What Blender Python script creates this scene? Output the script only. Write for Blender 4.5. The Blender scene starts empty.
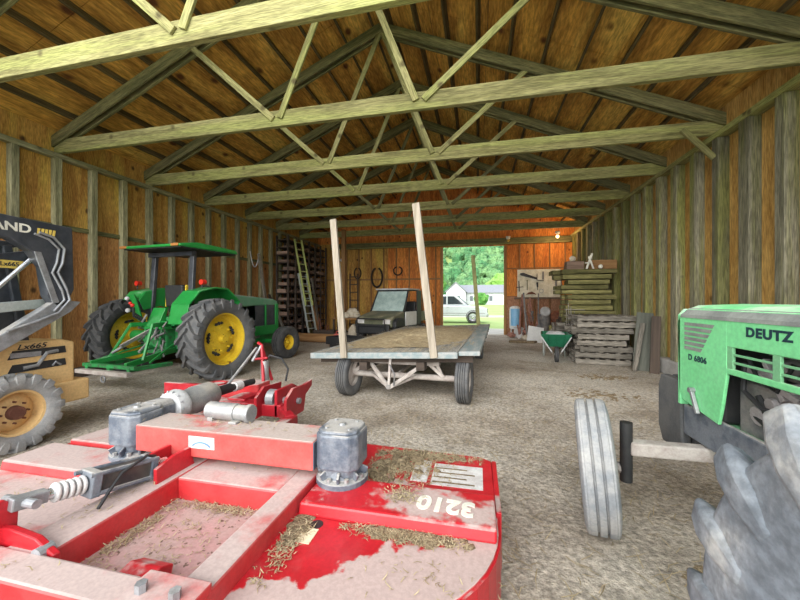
import bpy, math, random
from mathutils import Vector, Matrix
R = random.Random(7)
SC = bpy.context.scene
COL = SC.collection
PI = math.pi
sin, cos = math.sin, math.cos

# ------------------------------------------------------------------ materials
def _new(name):
    m = bpy.data.materials.new(name); m.use_nodes = True
    nt = m.node_tree
    b = nt.nodes.get('Principled BSDF')
    return m, nt, b

def rgb(h):
    return (h[0], h[1], h[2], 1)

def surf(name, col, rough=.6, metal=0, col2=None, scale=6, stretch=(1, 1, 1), lo=.35, hi=.65, bump=.15, bscale=None,
         dust=None, dlo=.45, dhi=.6, dscale=3, var=0, knots=None, detail=6, spots=None, moss=None, mlo=.5, mhi=.7, mscale=1.2, spec=.4, dline=None, grit=(.12, 12)):
    """A procedural surface: two-colour noise, optional dust lying on upward faces, optional knots/moss, per-object value shift."""
    m, nt, b = _new(name)
    N, L = nt.nodes, nt.links
    tc = N.new('ShaderNodeTexCoord'); mp = N.new('ShaderNodeMapping')
    mp.inputs['Scale'].default_value = stretch
    L.new(tc.outputs['Object'], mp.inputs['Vector'])
    oi = N.new('ShaderNodeObjectInfo')
    ofs = N.new('ShaderNodeVectorMath'); ofs.operation = 'MULTIPLY_ADD'
    L.new(oi.outputs['Random'], ofs.inputs[0]); ofs.inputs[1].default_value = (13, 17, 11)
    L.new(mp.outputs['Vector'], ofs.inputs[2])
    vec = ofs.outputs[0]
    def noise(s, d=detail):
        n = N.new('ShaderNodeTexNoise'); n.inputs['Scale'].default_value = s; n.inputs['Detail'].default_value = d
        n.inputs['Roughness'].default_value = .6
        L.new(vec, n.inputs['Vector']); return n.outputs['Fac']
    def ramp(f, a, c, inv=False):
        r = N.new('ShaderNodeMapRange'); r.inputs['From Min'].default_value = a; r.inputs['From Max'].default_value = c
        r.interpolation_type = 'SMOOTHSTEP'
        L.new(f, r.inputs['Value']); return r.outputs['Result']
    def mix(f, a, c):
        x = N.new('ShaderNodeMix'); x.data_type = 'RGBA'
        if isinstance(f, float): x.inputs['Factor'].default_value = f
        else: L.new(f, x.inputs['Factor'])
        for sock, v in ((x.inputs[6], a), (x.inputs[7], c)):
            if isinstance(v, tuple): sock.default_value = rgb(v)
            else: L.new(v, sock)
        return x.outputs[2]
    def mul(a, c):
        x = N.new('ShaderNodeMath'); x.operation = 'MULTIPLY'; L.new(a, x.inputs[0])
        if isinstance(c, (int, float)): x.inputs[1].default_value = c
        else: L.new(c, x.inputs[1])
        return x.outputs[0]
    c2 = col2 or tuple(v * .75 for v in col)
    out = mix(ramp(noise(scale), lo, hi), col, c2)
    if moss: out = mix(ramp(noise(mscale, 5), mlo, mhi), out, moss)
    if knots:
        v = N.new('ShaderNodeTexVoronoi'); v.inputs['Scale'].default_value = knots[1]; v.inputs['Randomness'].default_value = 1
        mk = N.new('ShaderNodeMapping'); mk.inputs['Scale'].default_value = knots[2] if len(knots) > 2 else (1, 1, 1)
        L.new(tc.outputs['Object'], mk.inputs['Vector']); L.new(mk.outputs[0], v.inputs['Vector'])
        out = mix(ramp(v.outputs['Distance'], .16, .05), out, knots[0])
    if spots: out = mix(ramp(noise(spots[1], 3), spots[2], spots[2] + .05), out, spots[0])
    rg = None
    if dust:
        g = N.new('ShaderNodeNewGeometry'); sx = N.new('ShaderNodeSeparateXYZ'); L.new(g.outputs['Normal'], sx.inputs[0])
        up = ramp(sx.outputs['Z'], .2, .8)
        nz = noise(dscale, 8)
        if dline:      # dust has washed up to a slanting tide line
            so_ = N.new('ShaderNodeSeparateXYZ'); L.new(tc.outputs['Object'], so_.inputs[0])
            q = N.new('ShaderNodeMath'); q.operation = 'MULTIPLY_ADD'; L.new(so_.outputs['X'], q.inputs[0]); q.inputs[1].default_value = -dline[0]; L.new(so_.outputs['Y'], q.inputs[2])
            q2 = N.new('ShaderNodeMath'); q2.operation = 'SUBTRACT'; q2.inputs[0].default_value = dline[1]; L.new(q.outputs[0], q2.inputs[1]); q2.use_clamp = False
            cl_ = N.new('ShaderNodeClamp'); L.new(q2.outputs[0], cl_.inputs[0]); cl_.inputs['Min'].default_value = -.12; cl_.inputs['Max'].default_value = .5
            q3 = N.new('ShaderNodeMath'); q3.operation = 'ADD'; L.new(nz, q3.inputs[0]); L.new(cl_.outputs[0], q3.inputs[1]); nz = q3.outputs[0]
        d = ramp(nz, dlo, dhi)
        f = mul(up, d)
        f2 = mul(ramp(noise(dscale * 2.3, 8), dlo, dhi + .25), .10)
        mx = N.new('ShaderNodeMath'); mx.operation = 'MAXIMUM'; L.new(f, mx.inputs[0]); L.new(f2, mx.inputs[1])
        out = mix(mx.outputs[0], out, dust)
        rr = N.new('ShaderNodeMapRange'); L.new(mx.outputs[0], rr.inputs['Value'])
        rr.inputs['To Min'].default_value = rough; rr.inputs['To Max'].default_value = .9
        rg = rr.outputs['Result']
    if grit:
        gs = ramp(noise(scale * grit[1] if scale * grit[1] < 90 else 90, 12), .30, .70)
        gm = N.new('ShaderNodeMapRange'); L.new(gs, gm.inputs['Value']); gm.inputs['To Min'].default_value = 1 + grit[0] * .45; gm.inputs['To Max'].default_value = 1 - grit[0]
        gh = N.new('ShaderNodeHueSaturation'); L.new(gm.outputs['Result'], gh.inputs['Value']); L.new(out, gh.inputs['Color']); out = gh.outputs['Color']
    if var:
        hs = N.new('ShaderNodeHueSaturation')
        r = N.new('ShaderNodeMapRange'); L.new(oi.outputs['Random'], r.inputs['Value'])
        r.inputs['To Min'].default_value = 1 - var; r.inputs['To Max'].default_value = 1 + var
        L.new(r.outputs['Result'], hs.inputs['Value']); L.new(out, hs.inputs['Color']); out = hs.outputs['Color']
    L.new(out, b.inputs['Base Color'])
    b.inputs['Roughness'].default_value = rough
    if rg: L.new(rg, b.inputs['Roughness'])
    b.inputs['Metallic'].default_value = metal
    b.inputs['Specular IOR Level'].default_value = spec
    if bump:
        bp = N.new('ShaderNodeBump'); bp.inputs['Strength'].default_value = bump; bp.inputs['Distance'].default_value = .02
        L.new(noise(bscale or scale * 3), bp.inputs['Height']); L.new(bp.outputs['Normal'], b.inputs['Normal'])
    return m

def emit(name, col, strength):
    m, nt, b = _new(name)
    b.inputs['Base Color'].default_value = rgb(col)
    b.inputs['Emission Color'].default_value = rgb(col); b.inputs['Emission Strength'].default_value = strength
    return m

def glass(name, col, rough=.05, trans=.75):
    m, nt, b = _new(name)
    b.inputs['Base Color'].default_value = rgb(col); b.inputs['Roughness'].default_value = rough
    b.inputs['Transmission Weight'].default_value = trans; b.inputs['IOR'].default_value = 1.2
    return m

GRAIN = (.5, 7, 7)
M = {}
M['dirt'] = surf('dirt', (.54, .475, .39), .95, 0, (.32, .27, .21), 1.3, lo=.34, hi=.70, bump=1.0, bscale=34, detail=14,
                 moss=(.62, .57, .49), mlo=.42, mhi=.68, mscale=.55, grit=(.5, 26))
M['grass'] = surf('grass', (.27, .38, .11), .95, 0, (.33, .43, .15), .25, bump=.3, bscale=9)
M['gravel'] = surf('gravel', (.50, .47, .42), .95, 0, (.40, .37, .33), 1.5, bump=.3)
M['ply_left'] = surf('ply_left', (.58, .325, .075), .8, 0, (.38, .175, .038), 2.0, (4, 4, .55), .35, .68, .12,
                     moss=(.62, .41, .08), mlo=.48, mhi=.66, mscale=.6, knots=((.10, .045, .015), 2.6, (1, 1, .8)), grit=(.42, 8))
M['ply_low'] = surf('ply_low', (.52, .26, .085), .8, 0, (.36, .15, .045), 2.0, (4, 4, .55), .35, .68, .12, knots=((.10, .045, .015), 2.6, (1, 1, .8)), grit=(.42, 8))
M['ply_pink'] = surf('ply_pink', (.46, .24, .14), .85, 0, (.34, .16, .085), 2.0, (3, 3, .8), .35, .68, .12, grit=(.4, 8))
M['ply_back'] = surf('ply_back', (.74, .27, .05), .75, 0, (.52, .15, .025), 1.6, (4, 4, .5), .35, .68, .1,
                     knots=((.16, .04, .01), 2.6, (1, 1, .8)), grit=(.42, 8))
M['ply_roof'] = surf('ply_roof', (.76, .42, .085), .85, 0, (.40, .19, .035), 1.5, (3, .5, 3), .32, .68, .12,
                     moss=(.82, .54, .13), mlo=.50, mhi=.68, mscale=.5, knots=((.14, .05, .015), 1.7, (1, .7, 1)), grit=(.45, 7))
M['ply_right'] = surf('ply_right', (.56, .34, .10), .85, 0, (.40, .21, .05), 1.6, (4, 4, .5), .35, .68, .12,
                      knots=((.09, .04, .015), 2.2, (1, 1, .8)), grit=(.42, 8))
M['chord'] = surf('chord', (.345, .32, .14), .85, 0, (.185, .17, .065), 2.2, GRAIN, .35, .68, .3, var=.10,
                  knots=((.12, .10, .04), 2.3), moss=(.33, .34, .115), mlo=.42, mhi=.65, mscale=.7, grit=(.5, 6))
M['rafter'] = surf('rafter', (.22, .20, .085), .85, 0, (.10, .10, .04), 2.2, GRAIN, .35, .68, .3, var=.15, grit=(.5, 6))  # darker copy of the chord wood; roof shade on top chords is in its colour
M['purlin'] = surf('purlin', (.15, .11, .045), .85, 0, (.08, .06, .025), 2.2, GRAIN, .35, .68, .2, var=.2, grit=(.5, 6))
M['stud'] = surf('stud', (.34, .315, .185), .85, 0, (.18, .17, .09), 2.0, GRAIN, .35, .68, .3, var=.2, knots=((.10, .09, .05), 2.6), grit=(.5, 6))
M['stud_right'] = surf('stud_right', (.27, .25, .175), .85, 0, (.14, .13, .085), 1.7, GRAIN, .32, .68, .3, var=.32,
                       moss=(.20, .20, .06), mlo=.38, mhi=.60, mscale=.5, knots=((.08, .07, .05), 2.6), grit=(.55, 6))
M['greywood'] = surf('greywood', (.30, .27, .225), .9, 0, (.15, .135, .11), 2.0, GRAIN, .35, .68, .3, var=.28, knots=((.06, .05, .04), 2.8), grit=(.55, 6))
M['mosswood'] = surf('mosswood', (.235, .21, .08), .9, 0, (.10, .095, .03), 2.0, GRAIN, .35, .68, .3, var=.35, grit=(.55, 6))
M['darkwood'] = surf('darkwood', (.075, .055, .042), .9, 0, (.04, .03, .024), 2.0, GRAIN, .35, .68, .25, var=.3)
M['pinkwood'] = surf('pinkwood', (.30, .20, .15), .9, 0, (.17, .11, .08), 2.0, GRAIN, .35, .68, .25, var=.35)
M['brownwood'] = surf('brownwood', (.34, .19, .08), .9, 0, (.24, .12, .045), 2.0, GRAIN, .35, .68, .25, var=.2)
M['stake'] = surf('stake', (.38, .33, .26), .85, 0, (.24, .205, .155), 2.4, (7, 7, .5), .35, .68, .2, var=.12, knots=((.16, .11, .07), 2.2))
M['stake_green'] = surf('stake_green', (.26, .25, .10), .85, 0, (.15, .15, .06), 2.4, (7, 7, .5), .35, .68, .2)
M['deckwood'] = surf('deckwood', (.36, .35, .32), .9, 0, (.22, .215, .20), 2.2, (7, .5, 7), .35, .68, .3, moss=(.42, .37, .28), mlo=.45, mhi=.65, grit=(.5, 6))
M['deckblue'] = surf('deckblue', (.20, .25, .255), .8, 0, (.33, .335, .32), 2.2, (4, .6, 4), .38, .64, .2)
M['straw'] = surf('straw', (.48, .39, .24), .95, 0, (.32, .245, .14), 14, bump=.5)
M['haydark'] = surf('haydark', (.28, .215, .13), .95, 0, (.15, .11, .065), 25, bump=.9, bscale=60)
M['debris'] = surf('debris', (.10, .07, .045), .95, 0, (.22, .16, .10), 9, bump=.2)
DUST = (.46, .345, .315)
M['red'] = surf('red', (.52, .017, .027), .35, 0, (.42, .013, .02), 5, bump=.03, dust=DUST, dlo=.56, dhi=.64, dscale=2.2, spec=.5)
M['red_deck'] = surf('red_deck', (.52, .017, .027), .35, 0, (.42, .013, .02), 5, bump=.03, dust=DUST, dlo=.50, dhi=.54, dscale=2.6, spec=.5, dline=(.75, -1.33))
M['red_dusty'] = surf('red_dusty', (.56, .018, .024), .45, 0, (.46, .012, .016), 5, bump=.05, dust=(.47, .365, .335), dlo=.22, dhi=.46, dscale=2.4, spec=.5)
M['red_hitch'] = surf('red_hitch', (.40, .013, .024), .4, 0, (.32, .011, .018), 5, bump=.03, dust=DUST, dlo=.46, dhi=.60, dscale=3)
M['red_tube'] = surf('red_tube', (.58, .075, .065), .5, 0, (.52, .055, .05), 5, bump=.03, dust=(.44, .36, .32), dlo=.3, dhi=.5, dscale=3)
M['red_pan'] = surf('red_pan', (.46, .27, .255), .85, 0, (.42, .30, .27), 5, bump=.08, spots=((.16, .10, .075), 34, .61))
M['gearbox'] = surf('gearbox', (.09, .11, .145), .5, .2, (.19, .21, .24), 7, lo=.4, hi=.6, bump=.3, dust=(.42, .40, .37), dlo=.35, dhi=.55, dscale=5)
M['greymetal'] = surf('greymetal', (.30, .31, .32), .45, .5, (.40, .40, .39), 9, bump=.1, dust=(.5, .46, .4), dlo=.4, dhi=.6)
M['lightmetal'] = surf('lightmetal', (.36, .37, .39), .4, .4, (.25, .255, .26), 9, bump=.1, dust=(.45, .43, .40), dlo=.45, dhi=.65)
M['chrome'] = surf('chrome', (.7, .72, .75), .25, .8, (.6, .6, .62), 9, bump=.02)
M['black'] = surf('black', (.02, .021, .023), .55, 0, (.03, .03, .03), 9, bump=.05)
M['blackpaint'] = surf('blackpaint', (.028, .033, .042), .35, 0, (.06, .065, .075), 5, bump=.03, spec=.5)
M['cylblack'] = surf('cylblack', (.03, .03, .032), .4, 0, (.085, .075, .065), 7, bump=.1)
M['rubber'] = surf('rubber', (.043, .044, .046), .75, 0, (.075, .074, .072), 9, bump=.2)
M['rubber_dusty'] = surf('rubber_dusty', (.17, .195, .225), .8, 0, (.33, .345, .36), 3.2, lo=.36, hi=.62, bump=.35,
                         moss=(.54, .53, .49), mlo=.50, mhi=.66, mscale=3.2, grit=(.35, 9))
M['rubber_skid'] = surf('rubber_skid', (.22, .225, .23), .85, 0, (.33, .325, .31), 6, bump=.2)
M['rubber_mid'] = surf('rubber_mid', (.085, .088, .093), .8, 0, (.13, .128, .125), 6, bump=.2)
M['rubber_rib'] = surf('rubber_rib', (.22, .235, .25), .85, 0, (.36, .355, .345), 6, bump=.15)
M['jdgreen'] = surf('jdgreen', (.014, .23, .042), .35, 0, (.022, .27, .055), 4, bump=.03, dust=(.22, .34, .23), dlo=.50, dhi=.72, dscale=2, spec=.5)
M['jdgreen_dusty'] = surf('jdgreen_dusty', (.085, .26, .14), .5, 0, (.13, .27, .17), 4, bump=.05, dust=(.42, .49, .44), dlo=.25, dhi=.45, dscale=2)
M['jdgrime'] = surf('jdgrime', (.025, .27, .07), .55, 0, (.05, .08, .045), 9, lo=.4, hi=.7, bump=.4)
M['jdyellow'] = surf('jdyellow', (.78, .55, .035), .45, 0, (.68, .46, .03), 4, bump=.05, spots=((.20, .10, .02), 5, .66))
M['tan'] = surf('tan', (.70, .47, .21), .55, 0, (.62, .40, .17), 4, bump=.05, spots=((.36, .22, .10), 5, .66))
M['deutz'] = surf('deutz', (.20, .69, .29), .4, 0, (.22, .72, .32), 3, bump=.02, dust=(.50, .62, .46), dlo=.40, dhi=.6, dscale=3, spec=.5)
M['deutzframe'] = surf('deutzframe', (.19, .50, .25), .5, 0, (.20, .45, .24), 5, bump=.02)
M['stripegrey'] = surf('stripegrey', (.19, .20, .19), .7, 0, (.28, .30, .27), 7, bump=.05)
M['deutztext'] = surf('deutztext', (.015, .05, .07), .5, bump=0)
M['engine'] = surf('engine', (.15, .15, .155), .6, .2, (.27, .25, .23), 8, bump=.3)
M['engine2'] = surf('engine2', (.42, .39, .39), .6, .2, (.30, .27, .26), 8, bump=.2)
M['axle'] = surf('axle', (.48, .44, .40), .8, 0, (.34, .29, .26), 9, bump=.35)
M['rimrust'] = surf('rimrust', (.62, .38, .28), .7, 0, (.5, .27, .18), 6, bump=.1)
M['rust'] = surf('rust', (.25, .10, .055), .9, .1, (.14, .055, .035), 9, bump=.4, var=.25)
M['rustpink'] = surf('rustpink', (.42, .21, .16), .9, .1, (.24, .12, .09), 9, bump=.4, var=.25)
M['white'] = surf('white', (.72, .72, .70), .55, 0, (.64, .64, .62), 4, bump=.03)
M['creamboard'] = surf('creamboard', (.78, .74, .60), .7, 0, (.58, .54, .40), 4, bump=.03)
M['sticker'] = surf('sticker', (.68, .67, .65), .6, 0, (.52, .48, .46), 12, bump=.02)
M['blueish'] = surf('blueish', (.16, .30, .55), .5, bump=0)
M['letter'] = surf('letter', (.82, .72, .50), .5, bump=0)
M['letter_cream'] = surf('letter_cream', (.80, .77, .66), .5, bump=0)
M['letter_yellow'] = surf('letter_yellow', (.80, .58, .12), .5, bump=0)
M['blue'] = surf('blue', (.20, .46, .72), .45, 0, (.26, .52, .76), 4, bump=.02)
M['barrow'] = surf('barrow', (.01, .115, .055), .5, 0, (.015, .15, .075), 5, bump=.05, spec=.5)
M['olive'] = surf('olive', (.085, .095, .06), .55, 0, (.13, .13, .08), 5, bump=.05, dust=(.26, .24, .16), dlo=.4, dhi=.6)
M['windshield'] = surf('windshield', (.42, .53, .50), .25, 0, (.28, .37, .35), 3, bump=.02)
M['redcan'] = surf('redcan', (.62, .13, .10), .5, 0, (.5, .1, .08), 5, bump=.02)
M['yellowjug'] = surf('yellowjug', (.72, .62, .08), .5, bump=.02)
M['carwhite'] = surf('carwhite', (.62, .65, .68), .25, 0, (.6, .63, .66), 2, bump=0, spec=.6)
M['carglass'] = surf('carglass', (.05, .065, .075), .1, 0, bump=0, spec=.8)
M['housewhite'] = surf('housewhite', (.56, .58, .60), .8, bump=0)
M['houseroof'] = surf('houseroof', (.23, .24, .27), .85, bump=0)
M['housewin'] = surf('housewin', (.10, .12, .14), .3, bump=0)
M['leaf'] = surf('leaf', (.06, .20, .035), .9, 0, (.12, .29, .06), .5, bump=.6, bscale=3, lo=.4, hi=.6, grit=(.5, 5))
M['leaflight'] = surf('leaflight', (.16, .34, .055), .9, 0, (.23, .40, .10), .6, bump=.6, bscale=3)
M['forest'] = surf('forest', (.05, .16, .06), .95, 0, (.15, .28, .11), .09, bump=.5, bscale=.6, lo=.38, hi=.62, grit=(.5, 9))
M['bark'] = surf('bark', (.16, .12, .08), .9, bump=.4)
M['concrete'] = surf('concrete', (.47, .46, .44), .9, 0, (.36, .35, .33), 4, bump=.2)
M['aluminium'] = surf('aluminium', (.50, .54, .52), .45, .4, (.42, .46, .42), 4, bump=.03)
M['ladderyellow'] = surf('ladderyellow', (.42, .47, .16), .6, 0, (.36, .40, .14), 4, bump=.05)
M['bulb'] = emit('bulb', (1, .55, .22), 7)
M['redlight'] = surf('redlight', (.70, .035, .02), .3, 0, bump=0)
M['amber'] = surf('amber', (.75, .22, .03), .4, bump=0)
M['rustpatch'] = surf('rustpatch', (.42, .17, .04), .8, bump=.2)
M['cloth'] = surf('cloth', (.58, .52, .42), .9, 0, (.45, .38, .28), 8, bump=.3)
M['leather'] = surf('leather', (.04, .028, .02), .7, bump=.2)
M['bag'] = surf('bag', (.55, .55, .55), .7, 0, (.42, .42, .41), 5, bump=.3)

# ------------------------------------------------------------------ mesh builder
class MB:
    def __init__(s, off=(0, 0, 0)):
        s.v = []; s.f = []; s.off = Vector(off)
    def add(s, vs, fs):
        n = len(s.v); s.v += [Vector(v) for v in vs]; s.f += [tuple(i + n for i in f) for f in fs]; return s
    def box(s, a, b):
        x0, y0, z0 = a; x1, y1, z1 = b
        vs = [(x0, y0, z0), (x1, y0, z0), (x1, y1, z0), (x0, y1, z0), (x0, y0, z1), (x1, y0, z1), (x1, y1, z1), (x0, y1, z1)]
        return s.add(vs, [(0, 3, 2, 1), (4, 5, 6, 7), (0, 1, 5, 4), (1, 2, 6, 5), (2, 3, 7, 6), (3, 0, 4, 7)])
    def bar(s, p, q, w, h, up=(0, 0, 1)):
        p, q = Vector(p), Vector(q); d = (q - p).normalized(); u = Vector(up)
        sd = d.cross(u)
        if sd.length < 1e-4: sd = d.cross(Vector((0, 1, 0)))
        sd.normalize(); u = sd.cross(d)
        vs = []
        for c in (p, q):
            for a, b in ((-1, -1), (1, -1), (1, 1), (-1, 1)): vs.append(c + sd * a * w / 2 + u * b * h / 2)
        return s.add(vs, [(3, 2, 1, 0), (4, 5, 6, 7), (0, 1, 5, 4), (1, 2, 6, 5), (2, 3, 7, 6), (3, 0, 4, 7)])
    def tube(s, pts, r, n=10, cap=True):
        pts = [Vector(p) for p in pts]; rs = r if isinstance(r, (list, tuple)) else [r] * len(pts)
        vs, fs = [], []; ref = None
        for i, p in enumerate(pts):
            d = (pts[min(i + 1, len(pts) - 1)] - pts[max(i - 1, 0)]).normalized()
            if ref is None:
                ref = d.orthogonal().normalized()
            ref = (ref - d * ref.dot(d)).normalized(); b = d.cross(ref)
            for k in range(n):
                a = 2 * PI * k / n; vs.append(p + (ref * cos(a) + b * sin(a)) * rs[i])
        for i in range(len(pts) - 1):
            for k in range(n):
                fs.append((i * n + k, i * n + (k + 1) % n, (i + 1) * n + (k + 1) % n, (i + 1) * n + k))
        if cap:
            fs.append(tuple(range(n - 1, -1, -1))); fs.append(tuple((len(pts) - 1) * n + k for k in range(n)))
        return s.add(vs, fs)
    def lathe(s, prof, c=(0, 0, 0), axis='Z', n=32, closed=False):
        c = Vector(c); vs, fs = [], []; m = len(prof)
        for k in range(n):
            a = 2 * PI * k / n
            for r, t in prof:
                x, y = r * cos(a), r * sin(a)
                vs.append(c + (Vector((x, y, t)) if axis == 'Z' else Vector((t, x, y)) if axis == 'X' else Vector((y, t, x))))
        for k in range(n):
            k2 = (k + 1) % n
            for i in range(m if closed else m - 1):
                j = (i + 1) % m
                fs.append((k * m + i, k2 * m + i, k2 * m + j, k * m + j))
        return s.add(vs, fs)
    def prism(s, out, axis, a, b):
        """polygon `out` in the plane perpendicular to axis, from a to b. axis X: (y,z); Y: (x,z); Z: (x,y)"""
        def P(u, v, t): return (t, u, v) if axis == 'X' else (u, t, v) if axis == 'Y' else (u, v, t)
        n = len(out)
        vs = [P(u, v, a) for u, v in out] + [P(u, v, b) for u, v in out]
        fs = [tuple(range(n - 1, -1, -1)), tuple(range(n, 2 * n))] + [(i, (i + 1) % n, n + (i + 1) % n, n + i) for i in range(n)]
        return s.add(vs, fs)
    def ball(s, c, r, n=12, m=8, jit=0, sq=(1, 1, 1)):
        c = Vector(c); vs = [c + Vector((0, 0, r * sq[2]))]; fs = []
        for i in range(1, m):
            t = PI * i / m
            for k in range(n):
                a = 2 * PI * k / n; rr = r * (1 + R.uniform(-jit, jit))
                vs.append(c + Vector((rr * sin(t) * cos(a) * sq[0], rr * sin(t) * sin(a) * sq[1], rr * cos(t) * sq[2])))
        vs.append(c - Vector((0, 0, r * sq[2])))
        for k in range(n): fs.append((0, 1 + k, 1 + (k + 1) % n))
        for i in range(m - 2):
            for k in range(n):
                a = 1 + i * n + k; b = 1 + i * n + (k + 1) % n; fs.append((a, a + n, b + n, b))
        l = len(vs) - 1
        for k in range(n): fs.append((l, 1 + (m - 2) * n + (k + 1) % n, 1 + (m - 2) * n + k))
        return s.add(vs, fs)
    def build(s, name, mat, parent=None, bev=0, smooth=False, label=None, kind=None):
        me = bpy.data.meshes.new(name)
        me.from_pydata([tuple(v - s.off) for v in s.v], [], s.f)
        import bmesh
        bm = bmesh.new(); bm.from_mesh(me); bmesh.ops.recalc_face_normals(bm, faces=bm.faces); bm.to_mesh(me); bm.free()
        me.materials.append(M[mat])
        o = bpy.data.objects.new(name, me); COL.objects.link(o)
        if parent: o.parent = parent
        if bev:
            b = o.modifiers.new('b', 'BEVEL'); b.width = bev; b.segments = 2; b.limit_method = 'ANGLE'; b.angle_limit = .6
        if smooth:
            for p in me.polygons: p.use_smooth = True
            try: me.set_sharp_from_angle(angle=math.radians(40))
            except Exception: pass
        if label: o['label'] = label
        if kind: o['kind'] = kind
        return o

def _each(s, name, mat, parent=None, **kw):
    par = list(range(len(s.v)))
    def fd(i):
        while par[i] != i: par[i] = par[par[i]]; i = par[i]
        return i
    for f in s.f:
        for q in f[1:]: par[fd(q)] = fd(f[0])
    gr = {}
    for f in s.f: gr.setdefault(fd(f[0]), []).append(f)
    out = []
    for fs in gr.values():
        ids = sorted({i for f in fs for i in f}); mp = {i: k for k, i in enumerate(ids)}
        m = MB(s.off); m.add([s.v[i] for i in ids], [tuple(mp[i] for i in f) for f in fs])
        out.append(m.build(name, mat, parent, **kw))
    return out
MB.each = _each

def thing(name, label, cat, loc=(0, 0, 0), rz=0, group=None, kind=None):
    o = bpy.data.objects.new(name, None); COL.objects.link(o); o.empty_display_size = .2
    o.location = loc; o.rotation_euler = (0, 0, rz)
    return tag(o, label, cat, group, kind)
def tag(o, label, cat=None, group=None, kind=None):
    if label: o['label'] = label
    if cat: o['category'] = cat
    if group: o['group'] = group
    if kind: o['kind'] = kind
    return o
def beam(name, p, q, w, h, mat, parent=None, up=(0, 0, 1), bev=.006):
    """A timber whose grain runs along its own X axis; parent at the world origin or unrotated."""
    p, q = Vector(p), Vector(q); d = q - p; L = d.length; d.normalize(); u = Vector(up)
    sd = u.cross(d)
    if sd.length < 1e-4: sd = Vector((0, 1, 0)).cross(d)
    sd.normalize(); u = d.cross(sd)
    o = MB().box((-L / 2, -w / 2, -h / 2), (L / 2, w / 2, h / 2)).build(name, mat, parent, bev)
    mt = Matrix((d, sd, u)).transposed().to_4x4(); mt.translation = (p + q) / 2
    if parent:
        mt.translation -= Vector(parent.location)
    o.matrix_local = mt
    return o
def text(name, body, size, loc, right, up, mat, parent=None, off=(0, 0, 0), ex=.002, fat=0, shear=0, sx=1, align='CENTER', space=1.0):
    c = bpy.data.curves.new(name, 'FONT'); c.body = body; c.size = size; c.extrude = ex; c.offset = fat; c.shear = shear
    c.align_x = align; c.align_y = 'CENTER'; c.resolution_u = 6; c.space_character = space; c.materials.append(M[mat])
    tmp = bpy.data.objects.new('tmp', c); me = bpy.data.meshes.new_from_object(tmp); me.name = name
    bpy.data.objects.remove(tmp); bpy.data.curves.remove(c)
    o = bpy.data.objects.new(name, me); COL.objects.link(o)
    r, u = Vector(right).normalized(), Vector(up).normalized(); n = r.cross(u)
    mt = Matrix((r, u, n)).transposed().to_4x4() @ Matrix.Diagonal((sx, 1, 1, 1)); mt.translation = Vector(loc) - Vector(off)
    if parent: o.parent = parent
    o.matrix_local = mt
    return o
def copy_tree(o, parent=None):
    c = o.copy(); COL.objects.link(c)
    if parent: c.parent = parent
    for ch in list(o.children): copy_tree(ch, c)
    return c

# ------------------------------------------------------------------ tyres (axis along X, centre at origin)
def tyre_mb(c, Rr, w, rim, lugs=0, ribs=0, lug_h=.04, n=48, slant=.32, lug_w=.05, blocks=False):
    m = MB(); h = Rr - rim; R0 = Rr - (lug_h if lugs else 0)
    prof = [(rim - .01, -w * .36), (rim + .02 * h, -w * .42), (rim + .35 * h, -w * .5), (rim + .7 * h, -w * .49), (R0 - .10 * h, -w * .45), (R0 - .03 * h, -w * .36)]
    if ribs:
        prof[-1] = (R0 - .02 * h, -w * .40)
        for i in range(ribs):
            a = -w * .38 + w * .76 * i / ribs; b = -w * .38 + w * .76 * (i + 1) / ribs; g = w * .03
            prof += [(R0 - .004, a + g), (R0, a + g * 1.6), (R0, b - g * 1.6), (R0 - .004, b - g)]
            if i < ribs - 1: prof += [(R0 - .022, b - g * .6), (R0 - .022, b + g * .6)]
        prof += [(R0 - .02 * h, w * .40)]
    else:
        prof += [(R0, -w * .15), (R0, w * .15), (R0 - .03 * h, w * .36)]
    prof += [(r, -x) for r, x in reversed(prof[:5])]
    m.lathe(prof, c, 'X', n, closed=True)
    c = Vector(c)
    if lugs:
        da = 2 * PI / lugs
        for sd in (-1, 1):
            for k in range(lugs):
                a0 = k * da + (da / 2 if sd > 0 else 0)
                secs = [(-.02, 0, Rr, -.02, R0 - .03 * h, .8), (.16, .42, Rr, .16, R0 - .03 * h, 1.05), (.34, .8, Rr - .01 * h, .34, R0 - .05 * h, 1.15), (.475, 1, Rr - .05 * h, .42, R0 - .12 * h, 1.3),
                        (.525, 1.02, R0 - .07 * h, .43, R0 - .2 * h, 1.45), (.532, 1.02, R0 - .26 * h, .44, R0 - .3 * h, 1.5), (.505, 1.0, R0 - .52 * h, .45, R0 - .5 * h, 1.1)]
                vs = []
                for xt, a, rt, xb, rb, wk in secs:
                    hw = lug_w * wk / 2
                    for x, r_, e in ((xb, rb, hw * 1.45), (xt, rt, hw * .85), (xt, rt, -hw * .85), (xb, rb, -hw * 1.45)):
                        an = a0 + slant * a + e / Rr
                        vs.append(c + Vector((sd * x * w, r_ * cos(an), r_ * sin(an))))
                ns = len(secs)
                fs = [(0, 1, 2, 3), tuple(4 * ns - 1 - q for q in range(4))]
                for i in range(ns - 1):
                    for j in range(4):
                        fs.append((i * 4 + j, (i + 1) * 4 + j, (i + 1) * 4 + (j + 1) % 4, i * 4 + (j + 1) % 4))
                m.add(vs, fs)
    return m
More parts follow.
